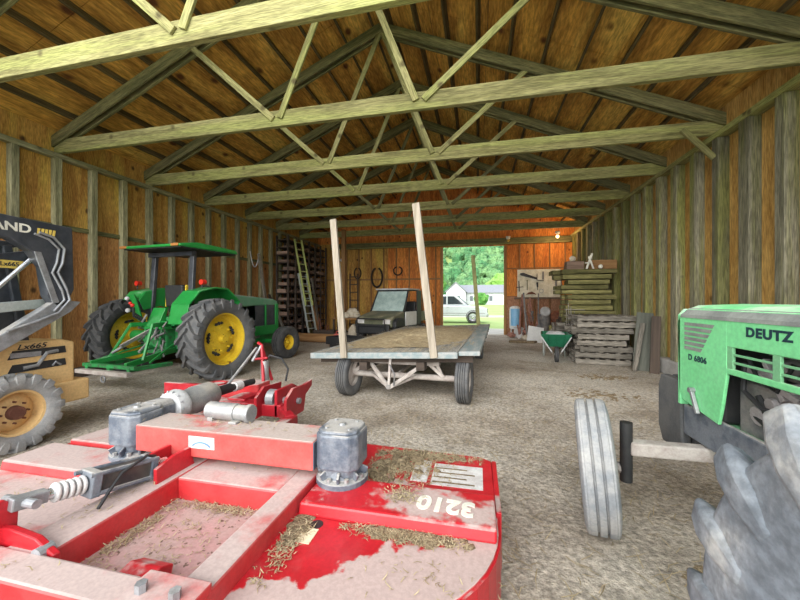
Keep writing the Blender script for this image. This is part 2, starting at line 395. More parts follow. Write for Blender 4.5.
def rim_mb(c, rim, w, dish, sd, n=32, hub=.3):
    """rim seen from +X when sd=1: flange, barrel, dished disc"""
    m = MB()
    p = [(rim + .012, w * .40), (rim + .012, w * .37), (rim - .03, w * .33), (rim - .045, w * .05 - dish * .2), (rim * .80, w * .02 - dish * .3), (rim * .55, w * .10 - dish * .1),
         (rim * hub, w * .12), (rim * .02, w * .12), (rim * .02, w * .02 - dish * .6), (rim - .05, -w * .2), (rim - .03, -w * .33), (rim + .012, -w * .37), (rim + .012, -w * .40)]
    return m.lathe([(r, sd * t) for r, t in p], c, 'X', n, closed=True)
def wheel(parent, name, c, Rr, w, rim, sd, rubber, rimmat, lugs=0, ribs=0, bolts=6, hubmat=None, hubr=.28, tilt=0, dirn=1, tbev=0, **kw):
    # part = rim, sub-parts = tyre, hub
    r = rim_mb((0, 0, 0), rim, w, .12, sd).build(name, rimmat, parent, smooth=True)
    t = tyre_mb((0, 0, 0), Rr, w, rim, lugs, ribs, **kw)
    if dirn < 0: t.v = [Vector((v.x, -v.y, v.z)) for v in t.v]
    t.build('tire', rubber, r, tbev, smooth=True)
    h = MB()
    h.lathe([(.001, sd * w * .34), (rim * hubr * .5, sd * w * .34), (rim * hubr * .55, sd * w * .12), (.001, sd * w * .12)], (0, 0, 0), 'X', 16)
    for k in range(bolts):
        a = 2 * PI * k / bolts
        y, z = rim * .45 * cos(a), rim * .45 * sin(a)
        h.tube([(sd * w * .06, y, z), (sd * w * .2, y, z)], rim * .045, 6)
    h.build('hub', hubmat or rimmat, r, smooth=True)
    r.location = c; r.rotation_euler = (0, 0, tilt)
    return r

# ------------------------------------------------------------------ dimensions of the barn
XL, XR, YF, YB, ZP = -7.65, 3.9, 1.3, 15.6, 4.2
XC = (XL + XR) / 2; HS = (XR - XL) / 2; SL = .43
DX0, DX1, DZ = -1.54, 1.1, 3.86       # door opening in the back wall
def roofz(x): return 4.42 + SL * (HS - abs(x - XC))

def structure(name, label=None): return thing(name, label, None, kind='structure')

# floor and land
g = MB().box((-9, -14, -.3), (6, YB + .12, 0)).build('floor', 'dirt'); g['kind'] = 'structure'; g['label'] = 'packed dirt floor scattered with straw and dust'
g = MB().box((-260, -60, -.5), (260, 470, -.03)).build('lawn_ground', 'grass'); g['kind'] = 'structure'; g['label'] = 'green lawn outside the back door'
g = MB().prism([(-40, 31), (-6, 30.5), (3, 31.5), (60, 38), (60, 41), (3, 34.8), (-6, 34), (-40, 34.5)], 'Z', -.03, -.005).build('driveway_path', 'gravel'); g['kind'] = 'structure'; g['label'] = 'pale gravel drive crossing the lawn'
g = MB().box((-2.2, YB + .1, -.03), (1.8, YB + 3.2, -.004)).build('apron_path', 'gravel'); g['kind'] = 'structure'; g['label'] = 'worn gravel strip outside the back doorway'

# left wall: plywood sheets in two courses, studs, plate
wl = MB().box((XL - .03, YF, 2.875), (XL, YB, 4.70)).build('wall_left', 'ply_left'); wl['kind'] = 'structure'
wl['label'] = 'left wall of golden brown plywood between weathered studs'
MB().box((XL - .03, YF, .18), (XL, YB, 2.86)).build('panel', 'ply_low', wl)
MB().box((XL - .06, YF, 0), (XL - .031, YB, 4.70)).build('backing', 'darkwood', wl)
y = 1.75
while y < YB - .1:
    beam('stud', (XL + .06, y, .0), (XL + .06, y, ZP - .09), .11, .12, 'stud', wl, up=(1, 0, 0)); y += .613
beam('top_plate', (XL + .06, YF, ZP - .045), (XL + .06, YB, ZP - .045), .14, .09, 'stud', wl)
beam('girt', (XL + .02, YF, 2.87), (XL + .02, YB, 2.87), .04, .09, 'rafter', wl)
beam('sill', (XL + .07, YF, .09), (XL + .07, YB, .09), .14, .18, 'darkwood', wl)
# right wall
wr = MB().box((XR, YF, .1), (XR + .03, YB, 4.70)).build('wall_right', 'ply_right'); wr['kind'] = 'structure'
wr['label'] = 'right wall of boards behind deep weathered grey studs'
y = 1.67; i = 0
while y < YB - .1:
    beam('stud', (XR - .08, y, .0), (XR - .08, y, ZP - .09), .16, .15 + (.05 if i % 3 == 1 else 0), 'stud_right', wr, up=(0, 1, 0))
    y += .613; i += 1
beam('top_plate', (XR - .09, YF, ZP - .045), (XR - .09, YB, ZP - .045), .17, .09, 'chord', wr)
c = MB().box((XR - .22, YF, 0), (XR + .03, YB, .30)).build('baseboard_right', 'concrete', bev=.03); c['kind'] = 'structure'; c['label'] = 'low pale concrete curb along the right wall'
# back wall with doorway
def gable(m, x0, x1, y0, y1, z0, top=None):
    pass
wb = MB()
wb.box((-4.1, YB, 0), (DX0, YB + .03, 2.45)).box((-4.1, YB, 2.465), (DX0, YB + .03, ZP))
wb.box((DX1, YB, 1.665), (XR, YB + .03, 2.85)).box((DX1, YB, 2.865), (XR, YB + .03, ZP))
wb.box((DX0, YB, DZ), (DX1, YB + .03, ZP))
wb.prism([(XL, ZP), (XR, ZP), (XR, roofz(XR) + .235), (XC, roofz(XC) + .235), (XL, roofz(XL) + .235)], 'Y', YB, YB + .03)
wb = wb.build('wall_back', 'ply_back'); wb['kind'] = 'structure'; wb['label'] = 'back wall of orange plywood with a tall open doorway'
MB().box((XL, YB, 0), (-4.105, YB + .03, 2.45)).box((XL, YB, 2.465), (-4.105, YB + .03, ZP)).build('panel', 'ply_left', wb)
MB().box((DX1, YB, 0), (XR, YB + .03, 1.65)).build('panel', 'ply_pink', wb)
MB().box((XL, YB + .031, 0), (DX0, YB + .06, ZP)).box((DX1, YB + .031, 0), (XR, YB + .06, ZP)).build('backing', 'darkwood', wb)
for x in [XL + .3 + .61 * k for k in range(10)]:
    beam('stud', (x, YB - .045, 0), (x, YB - .045, ZP - .25), .05, .09, 'brownwood', wb, up=(0, 1, 0))
for x in (1.75, 2.35, 2.95, 3.55):
    beam('stud', (x, YB - .03, 0), (x, YB - .03, ZP - .25), .045, .06, 'brownwood', wb, up=(0, 1, 0))
beam('girt', (XL, YB - .03, 2.46), (DX0, YB - .03, 2.46), .06, .07, 'brownwood', wb)
beam('girt', (DX1, YB - .02, 2.86), (XR, YB - .02, 2.86), .04, .05, 'brownwood', wb)
beam('door_jamb', (DX0 - .05, YB - .04, 0), (DX0 - .05, YB - .04, DZ), .12, .12, 'brownwood', wb, up=(0, 1, 0))
beam('door_jamb', (DX1 + .05, YB - .04, 0), (DX1 + .05, YB - .04, DZ), .12, .12, 'brownwood', wb, up=(0, 1, 0))
beam('door_header', (-6.9, YB - .09, 4.04), (XR, YB - .09, 4.04), .14, .26, 'rafter', wb)
beam('door_track', (-6.9, YB - .2, 3.92), (XR - .2, YB - .2, 3.92), .06, .05, 'chord', wb)

# roof
rf = MB()
for s in (-1, 1):
    xe = XC + s * (HS + .35)
    for k in range(6):   # sheets with narrow seams
        y0 = YF + k * 2.44; y1 = min(y0 + 2.43, YB + .4)
        for q in range(6):
            t0, t1 = q / 6, (q + 1) / 6 - .0015
            xa = XC + (xe - XC) * t0; xb = XC + (xe - XC) * t1
            za, zb = roofz(xa) + .235, roofz(xb) + .235
            rf.add([(xa, y0, za), (xb, y0, zb), (xb, y1, zb), (xa, y1, za), (xa, y0, za + .02), (xb, y0, zb + .02), (xb, y1, zb + .02), (xa, y1, za + .02)],
                   [(0, 3, 2, 1), (4, 5, 6, 7), (0, 1, 5, 4), (1, 2, 6, 5), (2, 3, 7, 6), (3, 0, 4, 7)])
rf = rf.build('ceiling', 'ply_roof'); rf['kind'] = 'structure'; rf['label'] = 'underside of the pitched roof, brown plywood sheets on dark purlins'
m = MB()
for s in (-1, 1):
    xe = XC + s * (HS + .35)
    za, zb = roofz(XC) + .262, roofz(xe) + .262
    m.add([(XC, YF, za), (xe, YF, zb), (xe, YB + .4, zb), (XC, YB + .4, za), (XC, YF, za + .03), (xe, YF, zb + .03), (xe, YB + .4, zb + .03), (XC, YB + .4, za + .03)],
          [(0, 3, 2, 1), (4, 5, 6, 7), (0, 1, 5, 4), (1, 2, 6, 5), (2, 3, 7, 6), (3, 0, 4, 7)])
m.build('roofing', 'darkwood', rf)
nrm = {s: Vector((s * SL, 0, 1)).normalized() for s in (-1, 1)}
for s in (-1, 1):
    for k in range(11):
        x = XC + s * (.18 + k * .565)
        z = roofz(x) + .17
        beam('purlin', (x, YF, z), (x, YB + .3, z), .045, .125, 'purlin', rf, up=nrm[s])

# trusses
names = ['nearest', 'second', 'third', 'fourth', 'fifth', 'sixth', 'seventh']
for i in range(7):
    y = 3.05 + 1.8 * i
    t = thing('roof_truss', f'{names[i]} wooden roof truss counting from the open front of the barn', 'roof truss', (0, 0, 0), group='roof trusses', kind='structure')
    zc = ZP + .115
    beam('bottom_chord', (XL - .1, y, zc + (.02 if i % 2 else 0)), (XR + .1, y, zc), .075, .245, 'chord', t)
    for s in (-1, 1):
        xe = XC + s * (HS + .2)
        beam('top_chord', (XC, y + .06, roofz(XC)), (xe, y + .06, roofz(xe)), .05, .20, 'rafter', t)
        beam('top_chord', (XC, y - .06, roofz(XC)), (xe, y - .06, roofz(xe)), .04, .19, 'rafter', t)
        n0 = XC + s * 1.13 - .05
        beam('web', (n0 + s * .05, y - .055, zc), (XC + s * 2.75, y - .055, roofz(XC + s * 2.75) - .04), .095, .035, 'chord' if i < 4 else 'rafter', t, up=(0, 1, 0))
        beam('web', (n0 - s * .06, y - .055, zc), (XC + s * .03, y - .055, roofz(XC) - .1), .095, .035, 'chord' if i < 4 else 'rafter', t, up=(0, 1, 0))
        if i == 2 and s > 0:
            beam('knee_brace', (XC + s * (HS - .17), y - .08, 3.80), (XC + s * (HS - .62), y - .08, zc), .09, .04, 'chord', t, up=(0, 1, 0))

# ------------------------------------------------------------------ scattered straw (uncountable)
def straw_mb(m, n, area, L=(.05, .16), w=.004, zf=0.003, tilt=.25):
    for k in range(n):
        x, y, z = area(); l = R.uniform(*L); a = R.uniform(0, 2 * PI); e = R.uniform(-tilt, tilt)
        d = Vector((cos(a), sin(a), 0)); s = Vector((-sin(a), cos(a), 0)) * w
        p = Vector((x, y, z + zf)); q = p + d * l + Vector((0, 0, abs(e) * l))
        b = (p + q) / 2 + Vector((0, 0, w * 1.3)) + s * R.uniform(-6, 6)
        m.add([p - s, p + s, b + s, b - s, q], [(0, 1, 2, 3), (3, 2, 4)])
    return m
def floor_area():
    while True:
        x = R.uniform(-7.3, 3.6); y = R.uniform(1.0, 13)
        if R.random() < (1.3 - y / 13): return x, y, 0
st = MB()
for (cx_, cy_, sx, sy, n) in ((1.45, 2.15, .36, .14, 260), (2.4, 7.4, .5, .3, 120), (1.9, 6.0, .6, .4, 90), (-3.6, 4.6, .5, .3, 90)):
    for k in range(n):
        a, r = R.uniform(0, 2 * PI), math.sqrt(R.random()); st.ball((cx_ + sx * r * cos(a), cy_ + sy * r * sin(a), .0), R.uniform(.012, .035) * (1.25 - r * .7), 6, 4, .35, (1.4, 1.2, .55))
o = st.build('dung_crumbs', 'haydark'); tag(o, 'dark crumbly dung and chaff trodden into the dirt floor', 'crumbs', kind='stuff')
o = straw_mb(MB(), 10000, floor_area, (.04, .17), .0028).build('straw_litter', 'straw')
tag(o, 'loose straw scattered over the dirt floor', 'straw', kind='stuff')

# ------------------------------------------------------------------ red rotary cutter (foreground)
OFF = Vector((-1.52, 2.0, 0))
mow = thing('rotary_cutter', 'large dusty red twin deck rotary cutter mower in the foreground', 'mower', OFF)
def mb(): return MB(OFF)
MX = -3.04   # mirror: x -> MX - x
def arc(cx, cy, r, a0, a1, n=10): return [(cx + r * cos(math.radians(a0 + (a1 - a0) * k / n)), cy + r * sin(math.radians(a0 + (a1 - a0) * k / n))) for k in range(n + 1)]
out = [(-.95, 2.62), (.02, 2.57), (.09, 2.52), (.10, 1.86)] + arc(-.56, 1.78, .66, 5, -88, 12) + [(-.95, 1.10)]
ZD = .36
for sd in (0, 1):
    fx = (lambda p: p) if sd == 0 else (lambda p: (MX - p[0], p[1]))
    o1 = [fx(p) for p in out]
    dk = mb().prism(o1, 'Z', ZD - .02, ZD).build('deck', 'red_deck' if sd == 0 else 'red_dusty', mow, .006,
                                              label='right hand deck, glossy red with dust patches' if sd == 0 else 'left hand deck, faded pink with dust')
    # skirt following the outline
    m = mb(); pts = o1
    for a, b in zip(pts[1:-1], pts[2:]):
        m.bar((a[0], a[1], .21), (b[0], b[1], .21), .022, .28)
    m.bar((pts[0][0], pts[0][1], .21), (pts[1][0], pts[1][1], .21), .022, .28)
    m.build('skirt', 'red', dk)
    # transverse raised ridge
    xa, xb = (-.93, .088) if sd == 0 else (MX - .088, MX + .93)
    cy = [(1.66, ZD), (1.675, ZD + .065), (1.97, ZD + .065), (2.0, ZD)]
    mb().prism(cy, 'X', xa, xb).build('ridge', 'red' if sd == 0 else 'red_dusty', mow, .012)
    # edge flange
    x = .10 if sd == 0 else MX - .10
    mb().box((x - .006, 1.9, .07), (x + .022, 2.5, ZD + .012)).build('runner', 'red', dk, .004)
# raised left front panel
mb().prism([(2.02, ZD), (2.03, ZD + .07), (2.40, ZD + .06), (2.44, ZD)], 'X', MX - .02, -1.98).build('ridge', 'red_dusty', mow, .01)
# centre pan and longitudinal beams
mb().box((-1.98, 1.02, .30), (-.93, 2.6, .325)).build('centre_pan', 'red_pan', mow)
mb().box((-1.075, 1.04, .3), (-.945, 2.62, .455)).build('beam', 'red_dusty', mow, .012)
mb().box((-1.95, 1.02, .3), (-1.735, 2.62, .455)).build('beam', 'red_dusty', mow, .012)
mb().box((-1.735, 1.70, .3), (-1.075, 2.2, .45)).build('cross_beam', 'red_dusty', mow, .012)
mb().box((-1.735, 2.45, .3), (-1.075, 2.6, .45)).build('cross_beam', 'red_dusty', mow, .012)
# gearboxes
def gearbox(cx, cy, zb, label):
    k = [(-.13, -.085), (-.085, -.13), (.085, -.13), (.13, -.085), (.13, .085), (.085, .13), (-.085, .13), (-.13, .085)]
    b = mb().prism([(cx + a, cy + c) for a, c in k], 'Z', zb + .10, zb + .305)
    b.prism([(cx + a * .93, cy + c * .93) for a, c in k], 'Z', zb + .30, zb + .325)
    b.prism([(cx + a * .8, cy + c * .8) for a, c in k], 'Z', zb + .05, zb + .11)
    g = b.build('gearbox', 'gearbox', mow, .012, label=label)
    f = mb().lathe([(.001, zb + .0), (.155, zb + .0), (.155, zb + .035), (.115, zb + .04), (.10, zb + .10), (.001, zb + .10)], (cx, cy, 0), 'Z', 28)
    for q in range(8):
        a = q * PI / 4 + .2
        f.bar((cx + .10 * cos(a), cy + .10 * sin(a), zb + .065), (cx + .145 * cos(a), cy + .145 * sin(a), zb + .045), .015, .06)
    f.build('flange', 'gearbox', g, .004)
    bo = mb()
    for q in range(8):
        a = q * PI / 4 + .55
        bo.lathe([(.001, zb + .058), (.014, zb + .058), (.014, zb + .03), (.001, zb + .03)], (cx + .132 * cos(a), cy + .132 * sin(a), 0), 'Z', 6)
    for a, c in ((.07, .07), (-.07, .07), (.07, -.07), (-.07, -.07)):
        bo.lathe([(.001, zb + .335), (.012, zb + .335), (.012, zb + .32), (.001, zb + .32)], (cx + a, cy + c, 0), 'Z', 6)
    bo.lathe([(.001, zb + .34), (.02, zb + .34), (.024, zb + .32), (.001, zb + .32)], (cx, cy, 0), 'Z', 10)
    bo.build('bolts', 'greymetal', g)
    return g
gearbox(-.80, 1.96, ZD + .06, 'right grey gearbox on its flange')
gl = gearbox(-2.34, 1.96, ZD + .06, 'left grey gearbox with driveline housing')
mb().prism([(-2.435, .60), (-2.40, .56), (-2.29, .56), (-2.255, .60), (-2.255, .71), (-2.29, .75), (-2.40, .75), (-2.435, .71)], 'Y', 2.05, 2.20).build('input_housing', 'gearbox', gl, .015)
# shield tube between the gearboxes
tb = mb().box((-2.21, 1.84, .505), (-.935, 2.10, .675)).build('driveline_shield', 'red_tube', mow, .008)
m = mb()
m.tube([(-2.3, 1.97, .59), (-.85, 1.97, .59)], .045, 12)
m.build('cross_shaft', 'greymetal', tb)
lb = mb().box((-1.79, 1.8375, .565), (-1.60, 1.8405, .64)).build('sticker', 'sticker', tb, label='white sticker with a small blue arc')
aa = mb()
for k in range(10):
    a0, a1 = PI * (.2 + .06 * k), PI * (.2 + .06 * (k + 1))
    aa.bar((-1.695 + .08 * cos(a0), 1.8365, .545 + .06 * sin(a0)), (-1.695 + .08 * cos(a1), 1.8365, .545 + .06 * sin(a1)), .010, .004, (0, 1, 0))
aa.build('emblem', 'blueish', tb)
mb().box((-.942, 1.845, .51), (-.932, 2.095, .668)).build('end_plate', 'gearbox', tb)
# grey manual canister lying on the shield
c = mb().tube([(-1.83, 2.06, .735), (-1.60, 2.05, .735)], .058, 20).tube([(-1.60, 2.05, .735), (-1.50, 2.045, .735)], .052, 20).tube([(-1.52, 2.046, .735), (-1.485, 2.045, .735)], .06, 20)
c.build('document_canister', 'greymetal', mow, .006, smooth=True, label='grey metal canister lying across the shield')
mb().box((-1.62, 1.98, .675), (-1.56, 2.12, .69)).box((-1.80, 2.0, .675), (-1.76, 2.12, .70)).build('clip', 'greymetal', mow, .003)
# driveline guard and shaft
dv = mb().lathe([(.03, 2.18), (.115, 2.22), (.13, 2.29), (.12, 2.32), (.03, 2.34)], (-2.345, 0, .66), 'Y', 28).build('guard_cone', 'bag', mow, smooth=True, label='white ribbed driveline guard cone')
r_ = mb()
for k in range(14):
    a = 2 * PI * k / 14
    r_.bar((-2.345 + .05 * cos(a), 2.192, .66 + .05 * sin(a)), (-2.345 + .128 * cos(a), 2.24, .66 + .128 * sin(a)), .008, .012)
r_.build('cone_ribs', 'lightmetal', dv)
mb().lathe([(.03, 2.32), (.105, 2.32), (.108, 2.44), (.115, 2.46), (.112, 2.64), (.098, 2.67), (.03, 2.68)], (-2.345, 0, .655), 'Y', 28).build('shaft_guard', 'greymetal', dv, smooth=True)
mb().tube([(-2.345, 2.67, .655), (-2.345, 2.90, .648)], .045, 14).tube([(-2.345, 2.90, .648), (-2.345, 3.25, .63)], .032, 12).build('drive_shaft', 'black', dv, smooth=True)
mb().tube([(-2.345, 2.95, .645), (-2.345, 3.05, .64)], .047, 14).build('shaft_label', 'sticker', dv)
# hitch frame
fr = mb()
fr.box((-2.95, 3.0, .36), (-1.86, 3.14, .48))
fr.box((-2.52, 2.55, .36), (-2.40, 3.05, .46)).box((-2.22, 2.55, .36), (-2.12, 3.05, .46)).box((-1.72, 2.55, .34), (-1.62, 2.9, .44))
fr.bar((-1.67, 2.85, .40), (-1.93, 3.1, .42), .09, .10)
hf = fr.build('hitch_frame', 'red_hitch', mow, .01)
m = mb().prism([(3.0, .36), (3.5, .40), (3.72, .50), (3.72, .57), (3.45, .54), (3.3, .62), (3.0, .62)], 'X', -1.93, -1.90)
m.prism([(2.92, .36), (3.25, .36), (3.32, .62), (3.05, .64), (2.92, .56)], 'X', -1.78, -1.75)
m.prism([(2.92, .36), (3.3, .36), (3.36, .62), (3.05, .64), (2.92, .56)], 'X', -2.10, -2.07)
m.each('clevis_plate', 'red_hitch', hf, bev=.004)
mb().tube([(-2.14, 3.12, .5), (-1.72, 3.12, .5)], .03, 10).lathe([(.001, -2.03), (.09, -2.03), (.09, -1.95), (.001, -1.95)], (0, 3.08, .52), 'X', 18).build('hitch_pin', 'lightmetal', hf)
mb().prism([(-2.98, 3.20), (-2.90, 3.12), (-2.78, 3.12), (-2.34, 3.34), (-2.34, 3.56), (-2.72, 3.52), (-2.90, 3.40)], 'Z', .42, .58).build('hitch_arm', 'red_dusty', hf, .015)
mb().lathe([(.085, .575), (.085, .592), (.11, .592), (.11, .575)], (-2.80, 3.26, 0), 'Z', 24, True).build('pin_boss', 'red_hitch', hf)
mb().box((-3.5, 3.25, .42), (-2.98, 3.30, .56)).build('side_plate', 'red_hitch', hf, .006)
mb().box((-2.50, 3.05, .36), (-2.30, 3.3, .50)).box((-2.25, 3.02, .40), (-1.95, 3.5, .44)).build('bracket', 'red_hitch', hf, .006)
ja = mb().tube([(-2.40, 3.54, .38), (-2.40, 3.54, .80)], .045, 14).build('jack', 'greymetal', hf, smooth=True)
mb().tube([(-2.36, 3.46, .50), (-2.44, 3.54, .98), (-2.50, 3.56, 1.0)], .018, 8).tube([(-2.36, 3.62, .56), (-2.46, 3.56, .98)], .018, 8).tube([(-2.52, 3.50, .82), (-2.34, 3.50, .84)], .014, 8).build('lift_bracket', 'red_hitch', hf)
mb().tube([(-2.35, 2.60, .5), (-2.48, 3.50, .95)], .014, 8).tube([(-2.52, 3.48, .80), (-2.44, 3.54, .98)], .016, 8).build('brace_rod', 'lightmetal', hf)
mb().tube([(-2.40, 3.54, .80), (-2.34, 3.56, .86), (-2.22, 3.60, .82), (-2.15, 3.62, .70), (-2.17, 3.60, .56)], .012, 8).build('hose', 'black', hf, smooth=True)
# lift cylinder with stroke rings
cx = -1.86
def cp(t): return Vector((-1.985 + .125 * t, 1.13 + .67 * t, .60 - .10 * t))
cyl = mb().bar(cp(.39), cp(.77), .10, .095).build('lift_cylinder', 'cylblack', mow, .006, label='black hydraulic lift cylinder')
m = mb()
for dx, dz in ((-.052, .05), (.052, .05), (-.052, -.05), (.052, -.05)):
    d = Vector((dx, 0, dz)); m.tube([cp(.32) + d, cp(.80) + d], .012, 8)
m.each('tie_rod', 'gearbox', cyl)
mb().bar(cp(.335), cp(.40), .125, .125).bar(cp(.75), cp(.80), .125, .125).each('cylinder_head', 'gearbox', cyl, bev=.006)
mb().tube([cp(.05), cp(.40)], .026, 14).tube([cp(.77), cp(.92)], .03, 10).each('piston_rod', 'chrome', cyl, smooth=True)
m = mb()
for k in range(5):
    a = cp(.165 + k * .037)
    m.tube([a - (cp(.013) - cp(0)), a + (cp(.013) - cp(0))], .045, 18)
m.each('stroke_ring', 'sticker', cyl, bev=.006, smooth=True)
mb().bar(cp(-.06), cp(.12), .06, .055).build('rod_clevis', 'lightmetal', cyl, .006)
mb().tube([cp(.80) + Vector((.03, 0, .06)), cp(.7) + Vector((.06, 0, .085)), cp(.5) + Vector((.075, 0, .03)), cp(.40) + Vector((.09, 0, -.04)), cp(.3) + Vector((.12, 0, -.10))], .008, 8).build('hose', 'black', cyl, smooth=True)
m = mb()
for s in (-.075, .075):
    m.prism([(1.60, .45), (1.60, .54), (1.72, .57), (1.84, .57), (1.87, .45)], 'X', cx + s - .012, cx + s + .012)
m.each('lug_plate', 'red', mow, bev=.004)
# rear axle tube, bell cranks
ax = mb().box((-2.6, .92, .33), (-.97, 1.055, .462)).build('axle_tube', 'red_dusty', mow, .012)
m = mb()
for s in (-.05, .05):
    m.prism([(.98, .40), (.96, .56), (1.0, .63), (1.08, .635), (1.13, .58), (1.12, .40)], 'X', -2.06 + s - .010, -2.06 + s + .010)
m.each('bell_crank', 'red', ax, bev=.006)
m = mb().prism([(-2.25, .34), (-2.25, .50), (-1.95, .525), (-1.80, .505), (-1.70, .45), (-1.70, .34)], 'Y', 1.065, 1.095)
m.prism([(1.03, .32), (1.05, .39), (1.16, .41), (1.22, .38), (1.20, .32)], 'X', -1.42, -1.26)
m.each('pivot_plate', 'red', ax, bev=.006)
mb().tube([cp(0.0) + Vector((-.1, 0, 0)), cp(.0) + Vector((.09, 0, 0))], .02, 12).tube([(-1.76, 1.045, .455), (-1.76, 1.10, .455)], .028, 12).each('pivot_pin', 'lightmetal', ax)
m = mb().box((-1.20, .88, .45), (-.93, 1.06, .49)).build('clamp_plate', 'red_dusty', ax, .006)
mb().lathe([(.001, .52), (.02, .52), (.02, .48), (.001, .48)], (-1.14, .97, 0), 'Z', 6).lathe([(.001, .52), (.02, .52), (.02, .48), (.001, .48)], (-1.0, .97, 0), 'Z', 6).each('bolt', 'lightmetal', ax)
# tail wheels under the axle (mostly hidden below the frame)
for x in (-2.35, -1.35):
    w = wheel(mow, 'tail_wheel', (x + 1.52, .72 - 2.0, .26), .26, .16, .13, 1, 'rubber_dusty', 'red', ribs=3)
mb().bar((-2.24, .95, .38), (-2.24, .70, .26), .04, .08).bar((-1.24, .95, .38), (-1.24, .70, .26), .04, .08).build('wheel_arm', 'red', ax, .004)
# decals
text('lettering', '3210', .165, (-.165, 1.815, ZD + .067), (-1, .07, 0), (-.07, -1, 0), 'letter_cream', mow, OFF, fat=.006, sx=.92)
mb().box((-.42, 2.14, ZD), (-.315, 2.42, ZD + .003)).build('warning_decal', 'sticker', mow, label='narrow worn white decal')
dc = mb().box((-.29, 2.12, ZD), (.03, 2.40, ZD + .003)).build('warning_decal', 'sticker', mow, label='wide worn white warning decal')
m = mb()
for k in range(4): m.box((-.28, 2.15 + k * .06, ZD + .003), (-.02 - .05 * (k % 2), 2.165 + k * .06, ZD + .0045))
m.build('decal_print', 'haydark', dc)
mb().box((-.845, 1.475, ZD), (-.77, 1.58, ZD + .003)).build('small_decal', 'letter', mow, label='small cream decal')
mb().lathe([(.001, ZD + .002), (.034, ZD + .002), (.034, ZD)], (-.80, 1.615, 0), 'Z', 20).build('drain_hole', 'black', mow)
# hay chaff lying on the mower (uncountable)
patches = [((-.35, 2.50), (.36, .07), 900, ZD), ((-.45, 2.32), (.28, .22), 900, ZD), ((-.62, 2.15), (.12, .25), 500, ZD), ((-.35, 1.62), (.30, .045), 700, ZD), ((-.40, 1.86), (.10, .09), 200, ZD + .066), ((-.86, 1.5), (.06, .28), 350, ZD),
           ((-1.4, 1.66), (.32, .04), 350, .326), ((-1.68, 1.4), (.05, .3), 300, .326), ((-1.4, 1.12), (.3, .08), 300, .326), ((-1.4, 1.4), (.3, .3), 160, .326), ((-.2, 1.4), (.3, .2), 60, ZD),
           ((-2.5, 1.6), (.4, .3), 90, ZD), ((-2.4, 2.2), (.4, .15), 90, ZD + .07), ((-1.6, 1.98), (.6, .1), 120, .676), ((-1.4, 2.0), (.3, .15), 70, .452), ((-1.85, 1.4), (.08, .35), 60, .457), ((-1.9, .97), (.5, .04), 30, .452)]
m = MB()
for (px, py), (sx, sy), n, z in patches:
    def ar(px=px, py=py, sx=sx, sy=sy, z=z): return px + max(-1, min(1, R.gauss(0, .5))) * sx, py + max(-1, min(1, R.gauss(0, .5))) * sy, z + abs(R.gauss(0, .006))
    straw_mb(m, n, ar, (.012, .05), .0022, .001, .3)
o = m.build('hay_chaff', 'straw'); tag(o, 'dry hay chaff scattered on the red mower deck', 'chaff', kind='stuff')
m = MB()
for (cx_, cy_), (sx, sy), h, z in [((-.50, 2.36), (.26, .18), .05, ZD), ((-.62, 2.18), (.10, .2), .035, ZD), ((-.40, 2.50), (.34, .06), .03, ZD), ((-.33, 1.63), (.32, .05), .022, ZD), ((-.88, 1.55), (.05, .2), .02, ZD)]:
    for k in range(46):
        a, r = R.uniform(0, 2 * PI), math.sqrt(R.random())
        m.ball((cx_ + sx * r * cos(a), cy_ + sy * r * sin(a), z), R.uniform(.012, .03) * (1.2 - r * .6), 6, 4, .4, (1.4, 1.4, h / .045))
o = m.build('hay_clumps', 'haydark'); tag(o, 'matted clumps of old hay on the red mower deck', 'hay', kind='stuff')

# ------------------------------------------------------------------ green tractor by the left wall
jd = thing('tractor', 'green tractor with yellow wheels and a roof canopy by the left wall', 'tractor', (-5.93, 5.74, 0), math.radians(-5))
def J(): return MB()
for s in (-1, 1):
    wheel(jd, 'rear_wheel', (1.13 if s > 0 else -1.24, 0, .765), .765, .45, .50, 1, 'rubber' if s < 0 else 'rubber_mid', 'jdyellow', lugs=20, lug_h=.05, lug_w=.06, n=56, bolts=8, dirn=1)
    fw = wheel(jd, 'front_wheel', (s * .86, 2.42, .41), .41, .28, .20, 1 if s > 0 else -1, 'rubber', 'jdyellow', ribs=3, bolts=6, tilt=-.08)
for o in list(jd.children):       # three curved slots pressed into each rear rim
    if o.name.startswith('rear_wheel'):
        s = 1
        m = MB()
        for k in range(5):
            a = 2 * PI * k / 5 + .5
            m.tube([(s * .055, .30 * cos(a + d), .30 * sin(a + d)) for d in (-.33, -.2, -.1, 0, .1, .2, .33)], [.01, .03, .018, .036, .018, .03, .01], 8)
        m.each('rim_slot', 'black', o, smooth=True)
J().box((-.26, -.38, .48), (.26, 1.0, .98)).box((-.36, -.2, .55), (.36, .25, .92)).build('transmission', 'jdgrime', jd, .03)
J().tube([(-1.1, 0, .765), (1.0, 0, .765)], .11, 16).build('rear_axle', 'jdgreen', jd)
J().box((-.24, .95, .52), (.24, 2.2, .98)).build('engine_block', 'engine', jd, .02)
m = J()
for k in range(6): m.tube([(-.26 - .0, 1.15 + k * .17, .95), (.3, 1.15 + k * .17, .80)], .035, 8)
m.tube([(.28, 1.0, .7), (.31, 1.4, .62), (.3, 1.9, .75)], .03, 8).box((.22, 1.3, .75), (.33, 1.6, .95)).build('engine_fittings', 'black', jd)
hood = J().prism([(.85, 1.32), (.85, 1.60), (1.2, 1.63), (2.62, 1.53), (2.78, 1.47), (2.80, 1.36), (2.0, 1.36), (1.0, 1.30)], 'X', -.33, .33).build('hood', 'jdgreen_dusty', jd, .035, label='green hood with a film of dust')
m = J().prism([(2.70, .62), (2.80, .62), (2.80, 1.40), (2.70, 1.40)], 'X', -.33, .33)
